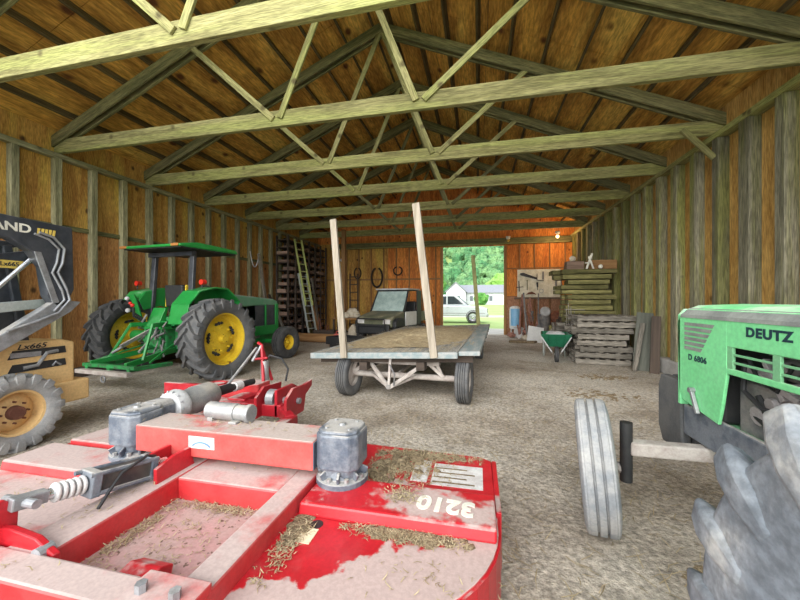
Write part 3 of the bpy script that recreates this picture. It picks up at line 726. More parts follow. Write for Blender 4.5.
for s in (-1, 1):
    m.box((s * .33 - .015, 2.28, .82), (s * .33 + .015, 2.33, 1.38)).box((s * .33 - .016, 1.92, .60), (s * .33 + .016, 2.8, .84)).box((s * .33 - .015, 2.68, .8), (s * .33 + .015, 2.8, 1.4))
m.build('grille_frame', 'jdgreen', hood, .01)
for s in (-1, 1):
    J().box((s * .31 - .008, 2.33, .84), (s * .31 + .008, 2.69, 1.37)).box((s * .30 - .006, 1.95, .84), (s * .30 + .006, 2.28, 1.36)).build('side_screen', 'blackpaint', hood)
J().box((-.28, 2.79, .70), (.28, 2.81, 1.36)).build('front_grille', 'black', hood)
J().box((-.2, 2.0, .36), (.2, 2.85, .64)).build('front_frame', 'jdgreen', jd, .02)
J().tube([(-.8, 2.42, .42), (.8, 2.42, .42)], .06, 12).build('front_axle', 'jdgreen', jd)
# fenders
for s in (-1, 1):
    x0, x1 = (.50, .92) if s > 0 else (-.92, -.50)
    pts = [(-.52, 1.06), (-.45, 1.42), (-.22, 1.66), (.15, 1.74), (.45, 1.72), (.75, 1.48), (.9, 1.15)]
    m = MB()
    if s < 0: pts = [(-.34, 1.50)] + pts[2:]
    for (a, b), (c, d) in zip(pts[:-1], pts[1:]): m.bar(((x0 + x1) / 2, a, b), ((x0 + x1) / 2, c, d), x1 - x0, .03)
    xi = x0 if s > 0 else x1
    m.prism(pts + [(.55, 1.2), (.1, 1.38), (-.25, 1.30)], 'X', xi - .012, xi + .012)
    f = m.build('fender', 'jdgreen', jd, .008)
    J().tube([(s * .85, -.12, 1.72), (s * .85, -.12, 1.80)], .012, 8).build('lamp_stem', 'black', f)
    J().tube([(s * .85, -.15, 1.84), (s * .85, -.06, 1.84)], .05, 14).build('tail_light', 'redlight', f, label='red tail light')
# platform, seat, steering wheel
J().box((-.5, -.1, .98), (.5, .85, 1.03)).box((-.3, -.25, 1.0), (.3, .2, 1.18)).build('platform', 'jdgrime', jd, .01)
st = J().box((-.25, .05, 1.25), (.25, .5, 1.36)).build('seat', 'black', jd, .04)
J().prism([(0, 1.36), (.09, 1.36), (.06, 1.80), (-.03, 1.80)], 'X', -.24, .24).build('seat_back', 'black', st, .03)
J().prism([(.02, 1.36), (.12, 1.36), (.2, 1.6), (.11, 1.80), (.03, 1.80)], 'X', .245, .275).prism([(.02, 1.36), (.12, 1.36), (.2, 1.6), (.11, 1.80), (.03, 1.80)], 'X', -.275, -.245).build('armrest', 'jdyellow', st, .01)
J().box((-.12, .05, 1.1), (.12, .4, 1.28)).build('seat_post', 'black', st)
J().box((-.24, .75, 1.0), (.24, .95, 1.55)).build('dash', 'black', jd, .03)
sw = J().tube([(0, .78, 1.5), (0, .62, 1.66)], .025, 8)
ring = [(.2 * cos(a), .60 + .14 * sin(a), 1.67 + .14 * sin(a)) for a in [2 * PI * k / 20 for k in range(21)]]
sw.tube(ring, .014, 6).bar((-.19, .6, 1.67), (.19, .6, 1.67), .02, .01).build('steering_wheel', 'black', jd, smooth=True)
# roll bar and canopy
for s in (-1, 1):
    J().bar((s * .52, -.10, 1.0), (s * .50, .0, 2.46), .07, .11, (1, 0, 0)).build('canopy_post', 'blackpaint', jd, .01)
cn = J().prism([(-.50, 2.48), (-.50, 2.53), (-.1, 2.60), (.85, 2.57), (.9, 2.49)], 'X', -.75, .75).build('canopy', 'jdgreen', jd, .025)
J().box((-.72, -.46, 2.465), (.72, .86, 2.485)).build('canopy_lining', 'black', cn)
m = J()
for x in (-.70, .62): m.box((x - .09, -.51, 2.485), (x + .09, -.46, 2.535))
m.build('rust_patch', 'rustpatch', cn, .008, label='rusted patches on the canopy edge')
J().bar((-.58, -.06, 2.40), (.58, -.06, 2.40), .08, .08).build('cross_bar', 'blackpaint', cn)
# three point hitch
hi = J()
for s in (-1, 1):
    hi.bar((s * .26, -.2, .55), (s * .42, -1.2, .42), .05, .09)
    hi.bar((s * .20, -.25, 1.05), (s * .27, -.66, 1.04), .06, .08)
    hi.bar((s * .27, -.64, 1.06), (s * .42, -.92, .46), .04, .045)
    hi.bar((s * .26, -.15, .7), (s * .62, -.95, .44), .03, .03)
hi.bar((-.22, -.3, 1.05), (.22, -.3, 1.05), .1, .1)
hk = hi.build('hitch_links', 'jdgreen', jd, .008)
J().bar((0, -.35, 1.0), (0, -1.0, .70), .045, .045).tube([(.12, -.4, .95), (.30, -.9, .6)], .022, 8).tube([(-.15, -.4, .9), (-.38, -.9, .55)], .022, 8).build('top_link', 'greymetal', hk)
J().bar((-.62, -1.27, .30), (.62, -1.27, .30), .10, .07).build('cross_bar', 'axle', hk, .01)
J().bar((-.62, -1.17, .39), (.62, -1.17, .39), .08, .06).bar((-.55, -.5, .35), (-.50, -1.22, .36), .07, .07).bar((.55, -.5, .35), (.50, -1.22, .36), .07, .07).bar((0, -.3, .40), (0, -1.2, .34), .08, .05).build('drawbar', 'jdgrime', hk, .008)
rg = [(.1 + .045 * cos(a), -1.33, .21 + .05 * sin(a)) for a in [2 * PI * k / 14 for k in range(15)]]
J().tube(rg, .012, 6).build('hook_ring', 'lightmetal', hk)
m = J()
for k in range(5): m.tube([(-.2 + k * .1, -.4, 1.0), (-.22 + k * .11, -.46, .8 - .05 * (k % 2)), (-.15 + k * .08, -.42, .6)], .022, 8)
m.box((-.18, -.46, .62), (.18, -.38, .80)).tube([(0, -.36, .62), (0, -.55, .62)], .05, 12).build('rear_valves', 'jdgrime', jd, .006)
cl_ = J()
for k in range(9):
    x = R.uniform(-.3, .3); z0 = R.uniform(.55, 1.0)
    cl_.tube([(x, -.38, z0), (x + R.uniform(-.1, .1), -.5, z0 + R.uniform(-.1, .15)), (x + R.uniform(-.15, .15), -.44, z0 + R.uniform(.1, .3))], R.uniform(.012, .025), 7)
cl_.build('hydraulic_line', 'engine', jd, smooth=True)
J().box((-.32, -.44, .95), (.32, -.3, 1.0)).prism([(-.42, 1.0), (-.30, 1.0), (-.2, 1.35), (-.26, 1.35)], 'X', -.22, .1).build('rear_bracket', 'jdgreen', jd, .01)
hs = J().tube([(-.30, -.35, 1.1), (-.40, -.5, 1.25), (-.36, -.6, 1.42), (-.38, -.62, 1.5)], .022, 8).tube([(-.22, -.38, 1.05), (-.26, -.6, 1.2), (-.24, -.62, 1.36)], .022, 8).build('hose', 'black', jd, smooth=True)
J().ball((-.39, -.63, 1.53), .04, 10, 6).ball((-.56, -.5, 1.30), .045, 10, 6).each('work_light', 'bag', jd)
J().ball((-.25, -.63, 1.40), .035, 8, 6).ball((-.32, -.62, 1.44), .03, 8, 6).each('hose_coupling', 'redlight', jd)
J().bar((-.50, -.30, 1.1), (-.56, -.42, 1.60), .12, .03, (0, 1, 0)).build('rear_shield', 'jdgreen', jd, .006)
# ------------------------------------------------------------------ skid steer loader on the left edge
OS = Vector((-5.2, 2.0, 0))
sk = thing('skid_steer_loader', 'tan skid steer loader with black lift arms at the left edge', 'loader', OS)
def S(): return MB(OS)
def sw_(x, y, s):
    wheel(sk, 'wheel', (x - OS.x, y - OS.y, .38), .385, .26, .235, s, 'rubber_skid', 'tan', lugs=16, lug_h=.03, lug_w=.06, slant=.2, bolts=8, hubmat='rust', hubr=.55)
sw_(-4.53, 2.50, 1); sw_(-4.53, 1.45, 1); sw_(-5.87, 2.50, -1); sw_(-5.87, 1.45, -1)
S().box((-5.65, .95, .28), (-4.72, 3.0, .62)).build('chassis', 'tan', sk, .02)
cov = S().prism([(1.3, .62), (1.3, 1.02), (2.2, 1.06), (2.95, 1.06), (3.07, 1.02), (3.07, .55), (2.3, .55)], 'X', -5.7, -4.56).build('engine_cover', 'tan', sk, .02)
m = S()
for z in (.76, .90): m.prism([(2.48, z), (2.98, z + .01), (2.97, z + .085), (2.52, z + .085)], 'X', -4.562, -4.552)
m.build('vent_opening', 'black', cov)
m = S().tube([(-4.556, 2.60, .80), (-4.556, 2.72, .81), (-4.556, 2.80, .93), (-4.556, 2.9, .94)], .02, 8).tube([(-4.556, 2.85, .78), (-4.556, 2.88, .82), (-4.556, 2.93, .78)], .012, 8)
m.bar((-4.556, 2.5, .94), (-4.556, 2.75, .93), .01, .05).build('vent_innards', 'lightmetal', cov)
text('lettering', 'Lx665', .075, (-4.551, 2.67, 1.015), (0, 1, 0), (0, 0, 1), 'black', cov, OS, shear=.3, fat=.001, sx=1.3)
S().box((-5.72, 2.85, .34), (-4.52, 3.20, .58)).build('counterweight', 'tan', sk, .02)
S().box((-4.57, 1.5, .80), (-4.553, 2.2, .99)).build('side_panel', 'tan', sk, .006)
S().box((-4.556, 1.9, .93), (-4.548, 2.3, .985)).build('dark_label', 'black', sk)
m = S()
for k in range(7): m.tube([(-4.55, 2.02 + .07 * cos(k * .9), .80 + .07 * sin(k * .9)), (-4.53, 2.02 + .07 * cos(k * .9), .80 + .07 * sin(k * .9))], .02, 8)
m.tube([(-4.56, 2.0, .8), (-4.51, 2.0, .8)], .05, 12).build('pivot_hub', 'rimrust', sk)
# cab cage
cb = S()
for x in (-5.55, -4.85):
    cb.bar((x, 1.0, .62), (x, 1.15, 2.05), .07, .07, (1, 0, 0)).bar((x, 2.78, .95), (x, 2.62, 2.08), .08, .08, (1, 0, 0)).bar((x, 1.15, 2.05), (x, 2.62, 2.08), .07, .07)
cb.box((-5.58, 1.1, 2.06), (-4.82, 2.7, 2.12)).prism([(2.44, .95), (2.44, 2.06), (2.62, 2.06), (2.80, 1.3), (2.80, .95)], 'X', -4.88, -4.84).prism([(2.44, .95), (2.44, 2.06), (2.62, 2.06), (2.80, 1.3), (2.80, .95)], 'X', -5.56, -5.52)
cab = cb.build('cab_frame', 'blackpaint', sk, .012)
S().box((-5.5, 1.35, .75), (-4.95, 1.85, .95)).prism([(1.85, .9), (1.98, .9), (2.02, 1.55), (1.92, 1.55)], 'X', -5.5, -4.95).build('seat', 'black', cab, .03)
m = S()
for k in range(5): m.tube([(-4.86, 1.25 + k * .18, 1.0), (-4.86, 1.25 + k * .18, 2.04)], .008, 6)
for k in range(6): m.tube([(-4.86, 1.1, 1.1 + k * .17), (-4.86, 2.1, 1.1 + k * .17)], .008, 6)
m.build('side_screen', 'black', cab)
# lift arms
def arm(xc, vis):
    w = .06
    a = S().prism([(.2, 2.02), (.2, 2.32), (2.3, 2.33), (2.97, 2.31), (2.985, 1.62), (2.90, 1.42), (2.80, 1.44), (2.74, 1.55), (2.70, 1.85), (2.60, 2.0), (2.44, 2.10), (2.25, 2.12), (1.2, 2.09)], 'X', xc - w, xc + w)
    ob = a.build('lift_arm', 'blackpaint', sk, .012, label='black lift arm with cream lettering' if vis else None)
    if not vis: return ob
    xs = xc + w + .002
    text('lettering', 'NEW HOLLAND', .118, (xs, 2.60, 2.215), (0, 1, 0), (0, 0, 1), 'letter_cream', ob, OS, fat=.003, sx=1.15, align='RIGHT')
    m = S()
    for k in range(5): m.prism([(2.645 + k * .033, 2.185), (2.668 + k * .033, 2.185), (2.676 + k * .033, 2.245), (2.653 + k * .033, 2.245)], 'X', xs - .004, xs)
    m.each('stripe_mark', 'letter_yellow', ob)
    S().tube([(xs + .01, 2.66, 2.20), (xs + .012, 2.78, 2.17), (xs + .012, 2.88, 2.06), (xs + .012, 2.86, 1.90), (xs + .012, 2.82, 1.80), (xs + .012, 2.90, 1.62), (xs + .012, 2.93, 1.50), (xs + .02, 2.82, 1.36), (xs + .03, 2.60, 1.27), (xs + .03, 2.4, 1.20)], .014, 8).tube([(xs + .01, 2.62, 2.18), (xs + .012, 2.74, 2.14), (xs + .012, 2.83, 2.05), (xs + .012, 2.81, 1.90), (xs + .012, 2.77, 1.79), (xs + .012, 2.86, 1.60), (xs + .012, 2.88, 1.50), (xs + .02, 2.78, 1.38)], .012, 8).build('hose', 'lightmetal', ob, smooth=True)
    S().prism([(2.62, 2.0), (2.68, 2.0), (2.84, 1.47), (2.78, 1.47)], 'X', xs - .01, xs + .006).build('edge_strip', 'lightmetal', ob, .004)
    return ob
arm(-4.50, True); arm(-5.9, False)
lk = S()
lk.prism([(1.5, .56), (1.5, .72), (2.37, 1.17), (2.82, 1.50), (3.06, 1.48), (2.96, 1.37), (2.37, 1.0)], 'X', -4.54, -4.44)
lk.build('lower_link', 'lightmetal', sk, .012, label='grey lower control link')
S().bar((-4.62, 2.2, 1.40), (-4.62, 2.92, 1.47), .05, .10).build('cross_link', 'aluminium', sk, .01)
S().prism([(1.5, 1.28), (1.5, 1.40), (2.30, 1.52), (2.45, 1.44), (2.3, 1.36)], 'X', -4.72, -4.60).build('boom_foot', 'black', sk, .015)
ct = S().prism([(1.3, 1.62), (1.3, 1.76), (2.5, 1.97), (2.84, 2.06), (2.90, 2.0), (2.86, 1.93), (2.5, 1.81)], 'X', -4.74, -4.66).build('control_link', 'blackpaint', sk, .01)
lp = S().box((-4.658, 2.44, 1.825), (-4.652, 2.66, 1.905)).build('label_plate', 'letter_yellow', ct)
text('lettering', 'Lx665', .06, (-4.650, 2.55, 1.866), (0, 1, 0), (0, 0, 1), 'black', ct, OS, fat=.001)
cy = S().tube([(-4.58, 1.5, .72), (-4.58, 2.2, 1.36)], .045, 14).build('lift_cylinder', 'greymetal', sk, smooth=True)
S().tube([(-4.58, 2.2, 1.36), (-4.58, 2.80, 2.07)], .022, 12).build('piston_rod', 'chrome', cy, smooth=True)

# ------------------------------------------------------------------ light green tractor on the right
OD = Vector((1.66, .55, 0))
dz = thing('tractor', 'light green tractor with dusty tyres at the right edge, seen from behind', 'tractor', OD)
def D(): return MB(OD)
XS = 1.33
w = wheel(dz, 'rear_wheel', (.81 - 1.66, -.03, .70), .70, .42, .37, -1, 'rubber_dusty', 'rimrust', lugs=18, lug_h=.058, lug_w=.075, slant=.30, n=76, bolts=8, tbev=.012)
w2 = wheel(dz, 'rear_wheel', (2.51 - 1.66, -.03, .70), .70, .42, .37, 1, 'rubber_dusty', 'rimrust', lugs=18, lug_h=.058, lug_w=.075, slant=.30, n=76, bolts=8, tbev=.012)
for x, s in ((.765, -1), (2.54, 1)):
    f = wheel(dz, 'front_wheel', (x - 1.66, 2.53 - .55, .412), .415, .20, .22, s, 'rubber_rib', 'rimrust', ribs=3, bolts=6, tilt=math.radians(-13), n=64)
    f.rotation_euler = (0, math.radians(-5), math.radians(-13))
ax = D().bar((.95, 2.50, .55), (2.37, 2.50, .55), .09, .085).build('front_axle', 'axle', dz, .012)
D().tube([(.935, 2.50, .33), (.935, 2.50, .71)], .036, 16).tube([(2.365, 2.50, .30), (2.365, 2.50, .72)], .042, 16).each('kingpin', 'black', ax, smooth=True)
D().tube([(.945, 2.51, .40), (.82, 2.54, .41)], .035, 10).tube([(2.375, 2.51, .40), (2.5, 2.54, .41)], .035, 10).each('stub_axle', 'engine', ax)
# frame rails, engine
D().box((1.38, 1.0, .60), (1.94, 2.72, .78)).build('frame_rail', 'deutzframe', dz, .015)
D().prism([(2.0, .66), (2.0, .80), (2.70, .80), (2.70, .60), (2.4, .60)], 'X', 1.355, 1.385).build('side_rail', 'gearbox', dz, .01)
en = D().box((1.42, .95, .76), (1.90, 2.3, 1.06)).build('engine_block', 'engine', dz, .02)
D().box((1.37, 2.34, .785), (1.95, 2.6, 1.38)).build('cooling_fan_box', 'black', dz, .02)
m = D()
for k in range(4):
    y = 1.15 + k * .30
    for q in range(7): m.box((1.46, y - .10, 1.04 + q * .035), (1.86, y + .10, 1.055 + q * .035))
    m.box((1.52, y - .06, 1.04), (1.80, y + .06, 1.30))
m.build('finned_cylinder', 'engine', en)
D().tube([(1.42, 1.10, 1.09), (1.40, 1.55, 1.09), (1.40, 1.78, 1.05), (1.42, 1.86, .98)], [.05, .055, .055, .04], 14).build('exhaust_pipe', 'engine2', en, smooth=True)
D().tube([(1.42, 1.88, .86), (1.42, 1.88, 1.0)], .045, 14).tube([(1.40, 1.74, .80), (1.40, 1.74, .93)], .04, 14).each('fuel_filter', 'lightmetal', en, smooth=True)
m = D()
m.tube([(1.40, 2.22, 1.16), (1.37, 2.18, 1.02), (1.37, 2.05, .96), (1.38, 1.9, .97), (1.38, 1.7, .99)], .012, 8)
m.tube([(1.40, 2.2, 1.2), (1.38, 2.1, 1.10), (1.39, 2.0, 1.06), (1.42, 1.95, 1.2)], .010, 8)
m.tube([(1.42, 2.2, .9), (1.38, 2.0, .86), (1.38, 1.8, .88), (1.42, 1.7, .8)], .012, 8)
m.tube([(1.42, 2.15, 1.0), (1.40, 2.05, .9), (1.42, 1.95, .8)], .018, 8)
m.build('hose', 'black', en, smooth=True)
m = D()
for (y, z, r) in ((2.1, 1.12, .035), (2.0, 1.17, .04), (1.95, 1.08, .03), (2.06, .98, .035), (2.14, .90, .05), (1.85, 1.2, .04), (1.7, 1.2, .05), (1.5, 1.19, .05)):
    m.tube([(1.40, y, z), (1.47, y, z + .01)], r, 10)
m.bar((1.41, 2.2, 1.13), (1.41, 1.9, 1.04), .03, .03).bar((1.41, 2.1, 1.20), (1.41, 1.98, 1.02), .03, .025).each('engine_fitting', 'engine2', en, bev=.004)
# hood
hd = D()
hd.prism([(1.36, 1.44), (1.42, 1.465), (1.66, 1.475), (1.90, 1.465), (1.96, 1.44), (1.96, 1.43), (1.36, 1.43)], 'Y', .65, 2.66)
hd.prism([(2.24, 1.10), (2.28, .90), (2.31, .79), (2.66, .84), (2.70, .90), (2.72, 1.35), (2.68, 1.405), (2.24, 1.405)], 'X', XS, XS + .018)
hd.prism([(2.24, 1.10), (2.28, .90), (2.31, .79), (2.66, .84), (2.70, .90), (2.72, 1.35), (2.68, 1.405), (2.24, 1.405)], 'X', 1.972, 1.99)
for xs in (XS, 1.972):
    hd.box((xs, .65, 1.245), (xs + .018, 2.245, 1.405)).box((xs, .65, 1.095), (xs + .018, 2.245, 1.128))
hd.prism([(XS, .80), (XS, 1.40), (1.36, 1.44), (1.96, 1.44), (1.99, 1.40), (1.99, .80)], 'Y', 2.685, 2.715)
hood = hd.build('hood', 'deutz', dz, .006, label='light green hood with dust on top')
m = D()
for k in range(6):
    y = 2.22 - k * .30
    m.box((XS + .002, y - .022, 1.12), (XS + .016, y + .022, 1.25))
for z in (1.163, 1.205): m.box((XS + .004, .66, z - .006), (XS + .014, 2.24, z + .006))
m.build('side_grille', 'deutzframe', hood, .002)
m = D()
for s in (0, 1):
    x = XS - .002 if s == 0 else 1.992
    m.add([(XS + .001, .65, 1.405), (1.37, .65, 1.447), (1.37, 2.66, 1.447), (XS + .001, 2.68, 1.405), (XS - .004, .65, 1.385), (XS - .004, 2.68, 1.385)], [(0, 1, 2, 3), (4, 0, 3, 5)]) if s == 0 else \
        m.add([(1.989, .65, 1.405), (1.95, .65, 1.447), (1.95, 2.66, 1.447), (1.989, 2.68, 1.405)], [(0, 1, 2, 3)])
m.build('hood_stripe', 'stripegrey', hood)
m = D()
for k in range(6):
    z = 1.355 - k * .031; e = k * .022
    m.prism([(2.34 + e, z), (2.63, z), (2.63, z - .020), (2.355 + e, z - .020)], 'X', XS - .004, XS + .004)
m.build('louvre', 'stripegrey', hood)
text('lettering', 'DEUTZ', .064, (XS - .002, 1.965, 1.335), (0, -1, 0), (0, 0, 1), 'deutztext', hood, OD, fat=.0028, sx=1.2, ex=.001, space=1.14)
text('lettering', 'D 6806', .05, (XS - .002, 2.50, 1.132), (0, -1, 0), (0, 0, 1), 'deutztext', hood, OD, fat=.0016, sx=1.1, ex=.001, space=1.12)
D().bar((XS - .015, 2.53, .92), (XS - .015, 2.47, .80), .02, .022).tube([(XS - .03, 2.535, .93), (XS + .01, 2.535, .93)], .018, 10).build('hood_latch', 'lightmetal', hood, .003)
# ballast weights ahead of the nose
for k in range(8):
    x = 1.365 + k * .076
    D().prism([(2.74, .50), (2.76, .94), (3.02, .94), (3.06, .85), (3.06, .55), (3.0, .44), (2.80, .44)], 'X', x, x + .062).build('ballast_weight', 'rubber_mid', dz, .012)
# transmission, cab floor and fenders behind the hood (beyond the frame's edge)
D().box((1.42, -.35, .50), (1.90, 1.0, 1.0)).build('transmission', 'deutzframe', dz, .03)
D().tube([(.85, .52, .70), (2.47, .52, .70)], .10, 14).build('rear_axle', 'deutzframe', dz)
st = D().box((1.44, .0, 1.05), (1.88, .42, 1.15)).build('seat', 'black', dz, .03)
D().prism([(-.06, 1.1), (.03, 1.1), (.0, 1.5), (-.08, 1.5)], 'X', 1.44, 1.88).build('seat_back', 'black', st, .03)
ring = [(1.66 + .19 * cos(a), .62 + .12 * sin(a), 1.48 + .12 * sin(a)) for a in [2 * PI * k / 20 for k in range(21)]]
D().tube(ring, .014, 6).tube([(1.66, .62, 1.48), (1.66, .8, 1.3)], .02, 8).build('steering_wheel', 'black', dz, smooth=True)

# ------------------------------------------------------------------ hay wagon
yaw = math.radians(-3.2)
wg = thing('hay_wagon', 'flatbed hay wagon with weathered grey deck and four stakes', 'wagon', (-1.25, 4.86, 0), yaw)
def W(): return MB()
def tz(x): return .735 + .045 * x      # deck rolls a little to the left
HW, WL = 1.28, 5.55
def slab(m, x0, x1, y0, y1, t0, t1):
    m.add([(x0, y0, tz(x0) + t0), (x1, y0, tz(x1) + t0), (x1, y1, tz(x1) + t0), (x0, y1, tz(x0) + t0), (x0, y0, tz(x0) + t1), (x1, y0, tz(x1) + t1), (x1, y1, tz(x1) + t1), (x0, y1, tz(x0) + t1)],
          [(0, 3, 2, 1), (4, 5, 6, 7), (0, 1, 5, 4), (1, 2, 6, 5), (2, 3, 7, 6), (3, 0, 4, 7)])
m = W(); n = 12
for k in range(n):
    x0 = -HW + (2 * HW - .30) * k / n; slab(m, x0, x0 + (2 * HW - .30) / n - .006, .02, WL, -.04, 0)
dk = m.build('deck', 'deckwood', wg, label='grey deck planks')
m = W(); slab(m, HW - .29, HW, .0, WL, -.05, .012); m.build('side_plank', 'deckblue', dk, .008)
m = W(); slab(m, -HW, HW - .30, -.035, .02, -.085, .005); m.build('front_rail', 'deckblue', dk, .01, label='bluish front rail')
m = W(); slab(m, -HW + .1, HW - .1, .12, .2, -.16, -.05)
for y in (.8, 1.6, 2.4, 3.2, 4.0, 4.8, 5.4): slab(m, -HW + .02, HW - .02, y, y + .09, -.15, -.045)
slab(m, -.5, -.38, .05, 5.5, -.27, -.15); slab(m, .38, .5, .05, 5.5, -.27, -.15)
m.build('crossbeam', 'darkwood', dk)
# straw on the deck
def deck_area():
    while True:
        x, y = R.uniform(-HW, HW - .1), R.uniform(.4, WL - .3)
        r = ((x + .15) / 1.0) ** 2 + ((y - 2.4) / 2.3) ** 2
        if R.random() < math.exp(-r * 1.2): return x, y, tz(x) + abs(R.gauss(0, .018))
st_ = straw_mb(MB(), 3800, deck_area, (.05, .16), .004, .002, .3)
m = MB(); nx, ny = 24, 40
idx = []
for j in range(ny + 1):
    for i in range(nx + 1):
        x = -HW + .08 + (2 * HW - .4) * i / nx; y = .5 + (WL - .8) * j / ny
        r = ((x + .15) / .95) ** 2 + ((y - 2.6) / 2.2) ** 2
        m.v.append(Vector((x, y, tz(x) + .085 * math.exp(-r * 1.6) * R.uniform(.55, 1.25) - .006 + R.uniform(-.006, .004))))
for j in range(ny):
    for i in range(nx):
        a = j * (nx + 1) + i; m.f.append((a, a + 1, a + nx + 2, a + nx + 1))
hay = m.build('loose_hay', 'straw'); hay.location = wg.location; hay.rotation_euler = wg.rotation_euler
tag(hay, 'thin layer of loose hay spread on the wagon deck', 'hay', kind='stuff')
h2 = st_.build('hay_stems', 'straw', hay); h2['kind'] = 'stuff'
# wheels and running gear
for (x, y, s) in ((-.76, .28, -1), (1.04, .32, 1), (-.76, 4.3, -1), (1.04, 4.3, 1)):
    wheel(wg, 'wheel', (x, y, .335), .335, .20, .20, s, 'rubber_mid', 'axle', ribs=5, bolts=5, tilt=-.05 if y < 1 else 0, n=40)
ug = W().tube([(-.72, .32, .34), (1.0, .32, .34)], .045, 12).tube([(-.72, 4.3, .34), (1.0, 4.3, .34)], .045, 12).tube([(0, .32, .34), (0, 4.3, .36)], .035, 10).build('running_gear', 'axle', wg, smooth=True)
m = W()
m.bar((-.7, .28, .36), (-.45, .30, .54), .04, .05).bar((.75, .28, .36), (.5, .30, .56), .04, .05).bar((-.45, .26, .60), (-.02, .0, .22), .04, .05).bar((.55, .26, .62), (-.02, .0, .22), .04, .05)
m.bar((-.02, .0, .20), (-.02, .1, .64), .035, .05).bar((-.62, .28, .60), (-.70, .28, .36), .04, .05).bar((.62, .3, .6), (.72, .3, .36), .04, .05).bar((-.02, .02, .22), (.35, .3, .36), .03, .04).bar((-.02, .02, .22), (-.4, .3, .36), .03, .04)
m.build('steering_brace', 'axle', ug, .004)
W().box((-.62, .25, .52), (.68, .40, .60)).box((-.62, 4.2, .52), (.68, 4.36, .60)).build('bolster', 'axle', ug, .01)
W().bar((-.02, -.02, .24), (-.02, .08, .22), .06, .06).tube([(-.02, .05, .55), (.08, -.02, .42), (.06, 0, .26)], .012, 6).build('tongue_hitch', 'engine', ug)
def stake(x, y, tx, ty, h, mat, lab, w=.10):
    z = tz(x) - .07
    p, q = Vector((x, y, z)), Vector((x + tx, y + ty, h)); d = (q - p).normalized()
    m = W().bar(p, q, w, .045, (0, 1, 0)).bar(p + Vector((0, .05, 0)), q + Vector((0, .05, -.12)), w * .8, .035, (0, 1, 0))
    m.build('stake', mat, wg, .005, label=lab)
stake(-.70, -.055, -.23, .1, 2.74, 'stake', 'left front stake, pale and leaning left')
stake(.66, -.055, -.26, 0, 2.86, 'stake', 'right front stake, pale and leaning left', .105)
stake(-.55, WL + .05, -.08, .0, 2.66, 'stake_green', 'far left stake, greenish', .11)
stake(.96, WL + .05, -.17, .0, 2.82, 'stake_green', 'far right stake, greenish', .11)
# ------------------------------------------------------------------ utility vehicle behind the wagon
ut = thing('utility_vehicle', 'dusty dark green utility vehicle parked behind the wagon by the back wall', 'utility vehicle', (-2.95, 12.0, 0), math.radians(-14))
def U(): return MB()
for x in (-.62, .62):
    for y in (-.95, 1.0):
        wheel(ut, 'wheel', (x, y, .32), .32, .26, .16, 1 if x > 0 else -1, 'rubber', 'black', lugs=14, lug_h=.025, lug_w=.05, n=28, bolts=4)
U().box((-.62, -1.0, .35), (.62, 1.4, .55)).box((-.7, -.3, .5), (.7, .5, .62)).build('chassis', 'black', ut, .03)
hd = U().prism([(-1.38, .62), (-1.40, .85), (-1.2, .98), (-.45, 1.12), (-.42, .6)], 'X', -.66, .66).build('hood', 'olive', ut, .05)
m = U()
for s in (-1, 1): m.prism([(-1.30, .62), (-1.30, .80), (-1.15, .92), (-.75, .92), (-.6, .62)], 'X', s * .70 - .08, s * .70 + .08)
m.each('fender', 'black', ut, bev=.03)
fb = U().box((-.62, -1.50, .42), (.62, -1.38, .72)).build('bumper', 'black', ut, .03)
m = U()
m.tube([(-.5, -1.55, .45), (-.5, -1.58, .9), (.5, -1.58, .9), (.5, -1.55, .45)], .025, 8).tube([(-.5, -1.57, .68), (.5, -1.57, .68)], .02, 8)
m.build('brush_guard', 'black', fb, smooth=True)
m = U()
for s in (-1, 1): m.prism([(-1.405, .74), (-1.39, .86), (-1.30, .91), (-1.38, .74)], 'X', s * .48 - .13, s * .48 + .13)
m.build('headlight', 'sticker', hd, .01)
cg = U()
for s in (-1, 1):
    cg.tube([(s * .66, -.48, 1.08), (s * .60, -.05, 1.84), (s * .60, .75, 1.86), (s * .64, .9, 1.0)], .032, 8)
cg.tube([(-.6, -.05, 1.84), (.6, -.05, 1.84)], .03, 8).tube([(-.6, .75, 1.86), (.6, .75, 1.86)], .03, 8)
cab = cg.build('roll_cage', 'black', ut, smooth=True)
U().bar((0, -.47, 1.12), (0, -.06, 1.80), 1.20, .02, (0, 1, 0)).build('windshield', 'windshield', cab, label='hazy windshield')
U().box((-.66, -.15, 1.86), (.66, .85, 1.91)).build('roof', 'bag', ut, .02, label='pale roof panel')
U().box((-.62, .1, .6), (.62, .6, .85)).box((-.6, .55, .8), (.6, .68, 1.45)).build('bench_seat', 'black', ut, .04)
for s in (-1, 1):
    U().box((s * .67 - .02, -.42, .62), (s * .67 + .02, .5, 1.10)).build('door', 'olive' if s < 0 else 'white', ut, .02)
    U().box((s * .68 - .02, .5, .6), (s * .68 + .02, .9, 1.85)).build('rear_panel', 'black', ut, .02)
U().box((-.68, .9, .72), (.68, 1.95, .78)).box((-.68, .9, .78), (-.64, 1.95, 1.08)).box((.64, .9, .78), (.68, 1.95, 1.08)).box((-.68, 1.91, .78), (.68, 1.95, 1.08)).build('cargo_bed', 'olive', ut, .01)
ring = [(-.3 + .17 * cos(a), -.12 + .05 * sin(a), 1.2 + .15 * sin(a)) for a in [2 * PI * k / 16 for k in range(17)]]
U().tube(ring, .015, 6).tube([(-.3, -.1, 1.2), (-.3, -.4, 1.05)], .02, 6).build('steering_wheel', 'black', ut, smooth=True)
